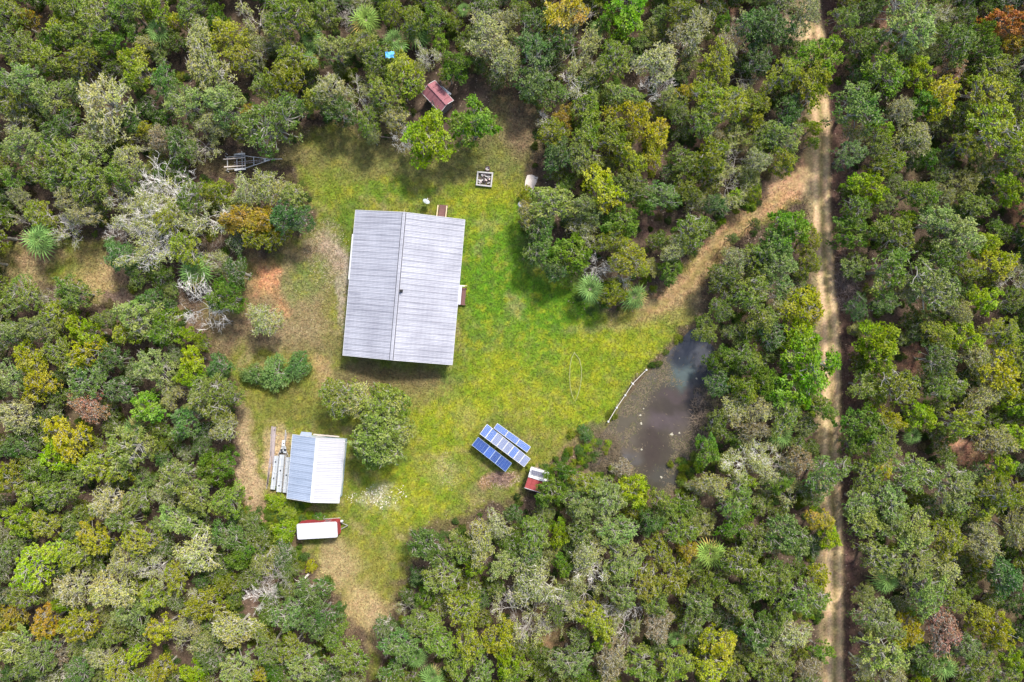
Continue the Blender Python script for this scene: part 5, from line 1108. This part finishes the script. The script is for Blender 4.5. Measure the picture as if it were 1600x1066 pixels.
for i, (x, y, r, t) in enumerate(TREES):
    lab = CUSTOM.get((int(x), int(y)), LABEL[i]); nm, kw, cat = KIND[t]; Rm0 = r * S
    hgt = LOW.get((x, y), height_for(t, Rm0, rnd)); zc = hgt * (.78 if t != 'F' else 1.0); k = (H - zc) / H
    Rm = r * 1.08 * S * k; p = P(x, y, zc); low = (x, y) in LOW
    if low: nm, cat = 'shrub', 'shrub'
    rt = bpy.data.objects.new(nm, None); col.objects.link(rt); rt.location = (p.x, p.y, ground_z(np.array([p.x/S+800]), np.array([533-p.y/S]))[0]); rt.rotation_euler = (0, 0, rnd.uniform(0, 6.283))
    tag(rt, lab, cat, 'low shrubs of the clearing' if low else GROUPS[nm]); taken.append((x, y, r))
    if t == 'F':
        o = link_mesh('trunk', PALMT, rt); o.scale = (1, 1, hgt / 2)
        s = Rm / rnd.uniform(1.35, 1.6); nf = rnd.randint(20, 28); gr = (.105,.175,.05)
        for q in range(nf):
            el = rnd.uniform(-.35, .15) if q < 14 else rnd.uniform(.15, 1.0); az = q * 2.39996 + rnd.uniform(-.15, .15)
            f = link_mesh('frond', FROND[q % 4], rt); f.location = (0, 0, hgt - .1); f.rotation_euler = (rnd.uniform(-.35, .35), -el, az); z = s * rnd.uniform(.78, 1.08) * (1 - .30 * max(el, 0)); f.scale = (z, z, z)
            c = rnd.uniform(.5, 1.6); cc = (gr[0] * c, gr[1] * c, gr[2] * c)
            if q < 14 and rnd.random() < .14: cc = (.26, .20, .08)
            if (int(x), int(y)) == (1110, 865) or (int(x), int(y)) == (572, 32): cc = (cc[0] * 1.25 + .02, cc[1] * 1.25, cc[2])
            f.color = (*cc, 1)
        continue
    if t == 'D':
        dw, ms = (DEAD[(0, 2, 4, 6)[i % 4]] if 160 < x < 345 and 280 < y < 480 else rnd.choice(DEAD[:7] if r > 25 else DEAD)); ax = rnd.uniform(.8, 1.25)
        o = link_mesh('dead_wood', dw, rt); o.scale = (Rm * 1.15 / 3 * ax, Rm * 1.15 / 3 / ax, hgt / 6.8)
        if ms:
            o2 = link_mesh('moss', ms, rt); o2.scale = o.scale; j = rnd.uniform(.85, 1.2); o2.color = (.235 * j, .25 * j, .085 * j, 1)
        continue
    if low: tk, cr = rnd.choice(SHRUB); zz = hgt / 4.2
    else:
        pool = PALE if t in 'PRQ' else (GLOSS if t in 'LKHT' and r > 10 else (FINE if (t in 'EUOGB' and rnd.random() < .55) or t in 'N' else DENSE))
        tk, cr = rnd.choice(pool); zz = hgt / 7.0
    s = Rm / 3.0; ax = rnd.uniform(.84, 1.2)
    o = link_mesh('trunk', tk, rt); o.scale = (s * ax, s / ax, zz)
    o = link_mesh('crown', cr, rt); o.scale = (s * ax, s / ax, zz)
    j = rnd.uniform(.80, 1.2); c = TINT[t]; o.color = (c[0] * j * rnd.uniform(.93, 1.07), c[1] * j, c[2] * j * rnd.uniform(.85, 1.2), 1)

# ---- woods between and beyond: trees filling every gap, as one uncountable mass, instanced with geometry nodes
EXCL = [(682,150,42),(735,150,34),(1275,42,26),(613,96,16),(390,255,42),(40,400,34),(110,400,30),(160,425,34),(230,465,20),(350,500,24),(110,435,20),(829,287,20),(1075,232,14),(1595,330,22),(1515,710,24),(1435,560,16),(1010,345,12),(1340,440,10),(860,985,18)]
def blocked(x, y, m):
    if any((x - a)**2 + (y - b)**2 < (c + m * .55)**2 for a, b, c in EXCL): return True
    a = np.array([x]); b = np.array([y])
    return fast('s', a, b, CLEAR)[0] > -m or fast('s', a, b, OPEN2)[0] > -m or fast('s', a, b, POND)[0] > -m or abs(road_off(a, b)[0] - 10) < 32 + m * .2 or fast('d', a, b, DRIVE)[0] < 20 + m
fill = []; tk_ = [(x, y, r) for (x, y, r) in taken]
TKA = np.array(tk_); TKA = np.concatenate([TKA, np.zeros((6000, 3))]); TKN = len(tk_)
def hit(x, y, fa, fr):
    q = TKA[:TKN]; return bool(((q[:, 0] - x)**2 + (q[:, 1] - y)**2 < (q[:, 2] * fa + fr)**2).any())
for tries in range(16000):
    x = rnd.uniform(-10, 1610); y = rnd.uniform(-10, 1076); r = rnd.uniform(14, 26)
    if hit(x, y, .78, r * .62) or blocked(x, y, r * .95): continue
    TKA[TKN] = (x, y, r); TKN += 1
    tk_.append((x, y, r)); fill.append((x, y, r, rnd.choice('GGGGEEBOOUKP'), 0))
nf_in = len(fill)
for tries in range(9000):                       # ring outside the picture
    x = rnd.uniform(-330, 1930); y = rnd.uniform(-300, 1366)
    if -14 < x < 1614 and -14 < y < 1080: continue
    if abs(road_off(np.array([x]), np.array([y]))[0]) < 45: continue
    r = rnd.uniform(22, 38)
    if hit(x, y, .68, r * .68): continue
    TKA[TKN] = (x, y, r); TKN += 1
    tk_.append((x, y, r)); fill.append((x, y, r, rnd.choice('GGGEEBOOUYP'), 1))

def gn_object(name, pts, sources, label, cat):
    """pts: (x, y, z, rot, sx, sz, variant, colour)"""
    n = len(pts); me = bpy.data.meshes.new(name); me.vertices.add(n); me.vertices.foreach_set('co', np.array([p[:3] for p in pts], np.float32).ravel())
    def at(nm, ty, key, arr): a = me.attributes.new(nm, ty, 'POINT'); a.data.foreach_set(key, np.array(arr).ravel())
    at('rot', 'FLOAT_VECTOR', 'vector', np.array([(0, 0, p[3]) for p in pts], np.float32)); at('scl', 'FLOAT_VECTOR', 'vector', np.array([(p[4], p[4], p[5]) for p in pts], np.float32))
    at('variant', 'INT', 'value', np.array([p[6] for p in pts], np.int32)); at('color', 'FLOAT_COLOR', 'color', np.array([(*p[7], 1) for p in pts], np.float32))
    o = link_mesh(name, me); ng = bpy.data.node_groups.new(name, 'GeometryNodeTree'); ng.interface.new_socket('Geometry', in_out='INPUT', socket_type='NodeSocketGeometry'); ng.interface.new_socket('Geometry', in_out='OUTPUT', socket_type='NodeSocketGeometry')
    N = ng.nodes.new; L = ng.links.new; gi = N('NodeGroupInput'); go = N('NodeGroupOutput'); jo = N('GeometryNodeJoinGeometry')
    def named(nm, ty): q = N('GeometryNodeInputNamedAttribute'); q.data_type = ty; q.inputs['Name'].default_value = nm; return q.outputs['Attribute']
    for srcs in sources:
        gj = N('GeometryNodeJoinGeometry'); q = N('GeometryNodeInstanceOnPoints')
        for s in reversed(srcs):
            oi = N('GeometryNodeObjectInfo'); oi.transform_space = 'ORIGINAL'; oi.inputs['Object'].default_value = s; oi.inputs['As Instance'].default_value = True; L(oi.outputs['Geometry'], gj.inputs[0])
        L(gi.outputs[0], q.inputs['Points']); L(gj.outputs[0], q.inputs['Instance']); q.inputs['Pick Instance'].default_value = True
        L(named('variant', 'INT'), q.inputs['Instance Index']); L(named('rot', 'FLOAT_VECTOR'), q.inputs['Rotation']); L(named('scl', 'FLOAT_VECTOR'), q.inputs['Scale']); L(q.outputs[0], jo.inputs[0])
    L(jo.outputs[0], go.inputs[0]); md = o.modifiers.new('scatter', 'NODES'); md.node_group = ng
    tag(o, label, cat, kind='stuff'); return o
by_mesh = {}
for o in col.objects:
    if o.type == 'MESH' and o.name.split('.')[0] in ('trunk', 'crown') and o.parent is not None: by_mesh.setdefault(o.data.name, o)
pairs = [(by_mesh[t.name], by_mesh[c.name]) for t, c in (DENSE + FINE + PALE[:3]) if t.name in by_mesh and c.name in by_mesh]
def fp(f):
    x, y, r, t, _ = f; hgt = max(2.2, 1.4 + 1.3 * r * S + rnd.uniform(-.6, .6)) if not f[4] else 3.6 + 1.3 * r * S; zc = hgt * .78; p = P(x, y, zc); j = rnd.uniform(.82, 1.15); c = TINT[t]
    return (p.x, p.y, 0, rnd.uniform(0, 6.28), r * 1.1 * S * (H - zc) / H / 3, hgt / 7, rnd.randrange(len(pairs)), (c[0]*j*.68, c[1]*j*.72, c[2]*j*.66))  # tint scaled down: shade between the crowns put into the leaf colour
gn_object('understorey_trees', [fp(f) for f in fill[:nf_in]], [[a for a, b in pairs], [b for a, b in pairs]], 'lower trees crowding between the larger crowns of the woods', 'woods')
gn_object('distant_woods', [fp(f) for f in fill[nf_in:]], [[a for a, b in pairs], [b for a, b in pairs]], 'mixed woods continuing beyond the edges of the view', 'woods')
# low undergrowth: saw palmetto and brush on the woodland floor
und = []
for tries in range(6500):
    x = rnd.uniform(-120, 1720); y = rnd.uniform(-100, 1166)
    if blocked(x, y, -4) or len(und) > 3000: continue
    p = P(x, y); r = rnd.uniform(.4, 1.0); c = TINT[rnd.choice('GGBBKOUQ')]; j = rnd.uniform(.42, .75)  # scrub tint darkened too, painting in the shade below the crowns
    und.append((p.x, p.y, -.35, rnd.uniform(0, 6.28), r / 3, rnd.uniform(.5, 1.3) / 4.2 * .9, rnd.randrange(3), (c[0]*j, c[1]*j, c[2]*j)))
for (cx, cy, n) in ((430,800,34),(425,840,44),(445,870,40),(420,880,26),(400,850,30),(395,890,24),(465,880,14),(470,800,14),(500,1020,10),(380,800,14),(545,125,10),(1160,320,16),(1100,350,10),(930,695,14),(905,712,14),(945,750,16),(1010,775,14),(1075,740,16),(850,735,9),(870,725,8),(1300,120,8),(1262,640,16),(1255,700,16),(1258,780,16),(1258,860,14),(1262,960,14),(1000,440,8)):
    for k in range(n):
        x = cx + rnd.gauss(0, 12); y = cy + rnd.gauss(0, 11); p = P(x, y); r = rnd.uniform(.35, .8); c = TINT[rnd.choice('GOKLOB')]; j = rnd.uniform(.7, 1.0)
        und.append((p.x, p.y, -.3, rnd.uniform(0, 6.28), r / 3, rnd.uniform(.5, 1.2) / 4.2, rnd.randrange(3), (c[0]*j, c[1]*j, c[2]*j)))
shr = [by_mesh[c.name] for t, c in SHRUB if c.name in by_mesh]
und = [u[:6] + (u[6] % len(shr),) + u[7:] for u in und]
gn_object('undergrowth', und, [shr], 'low scrub and palmetto covering the woodland floor', 'undergrowth')
print('trees', len(TREES), 'fill', nf_in, 'ring', len(fill) - nf_in, 'scrub', len(und), 'objects', len(bpy.data.objects))
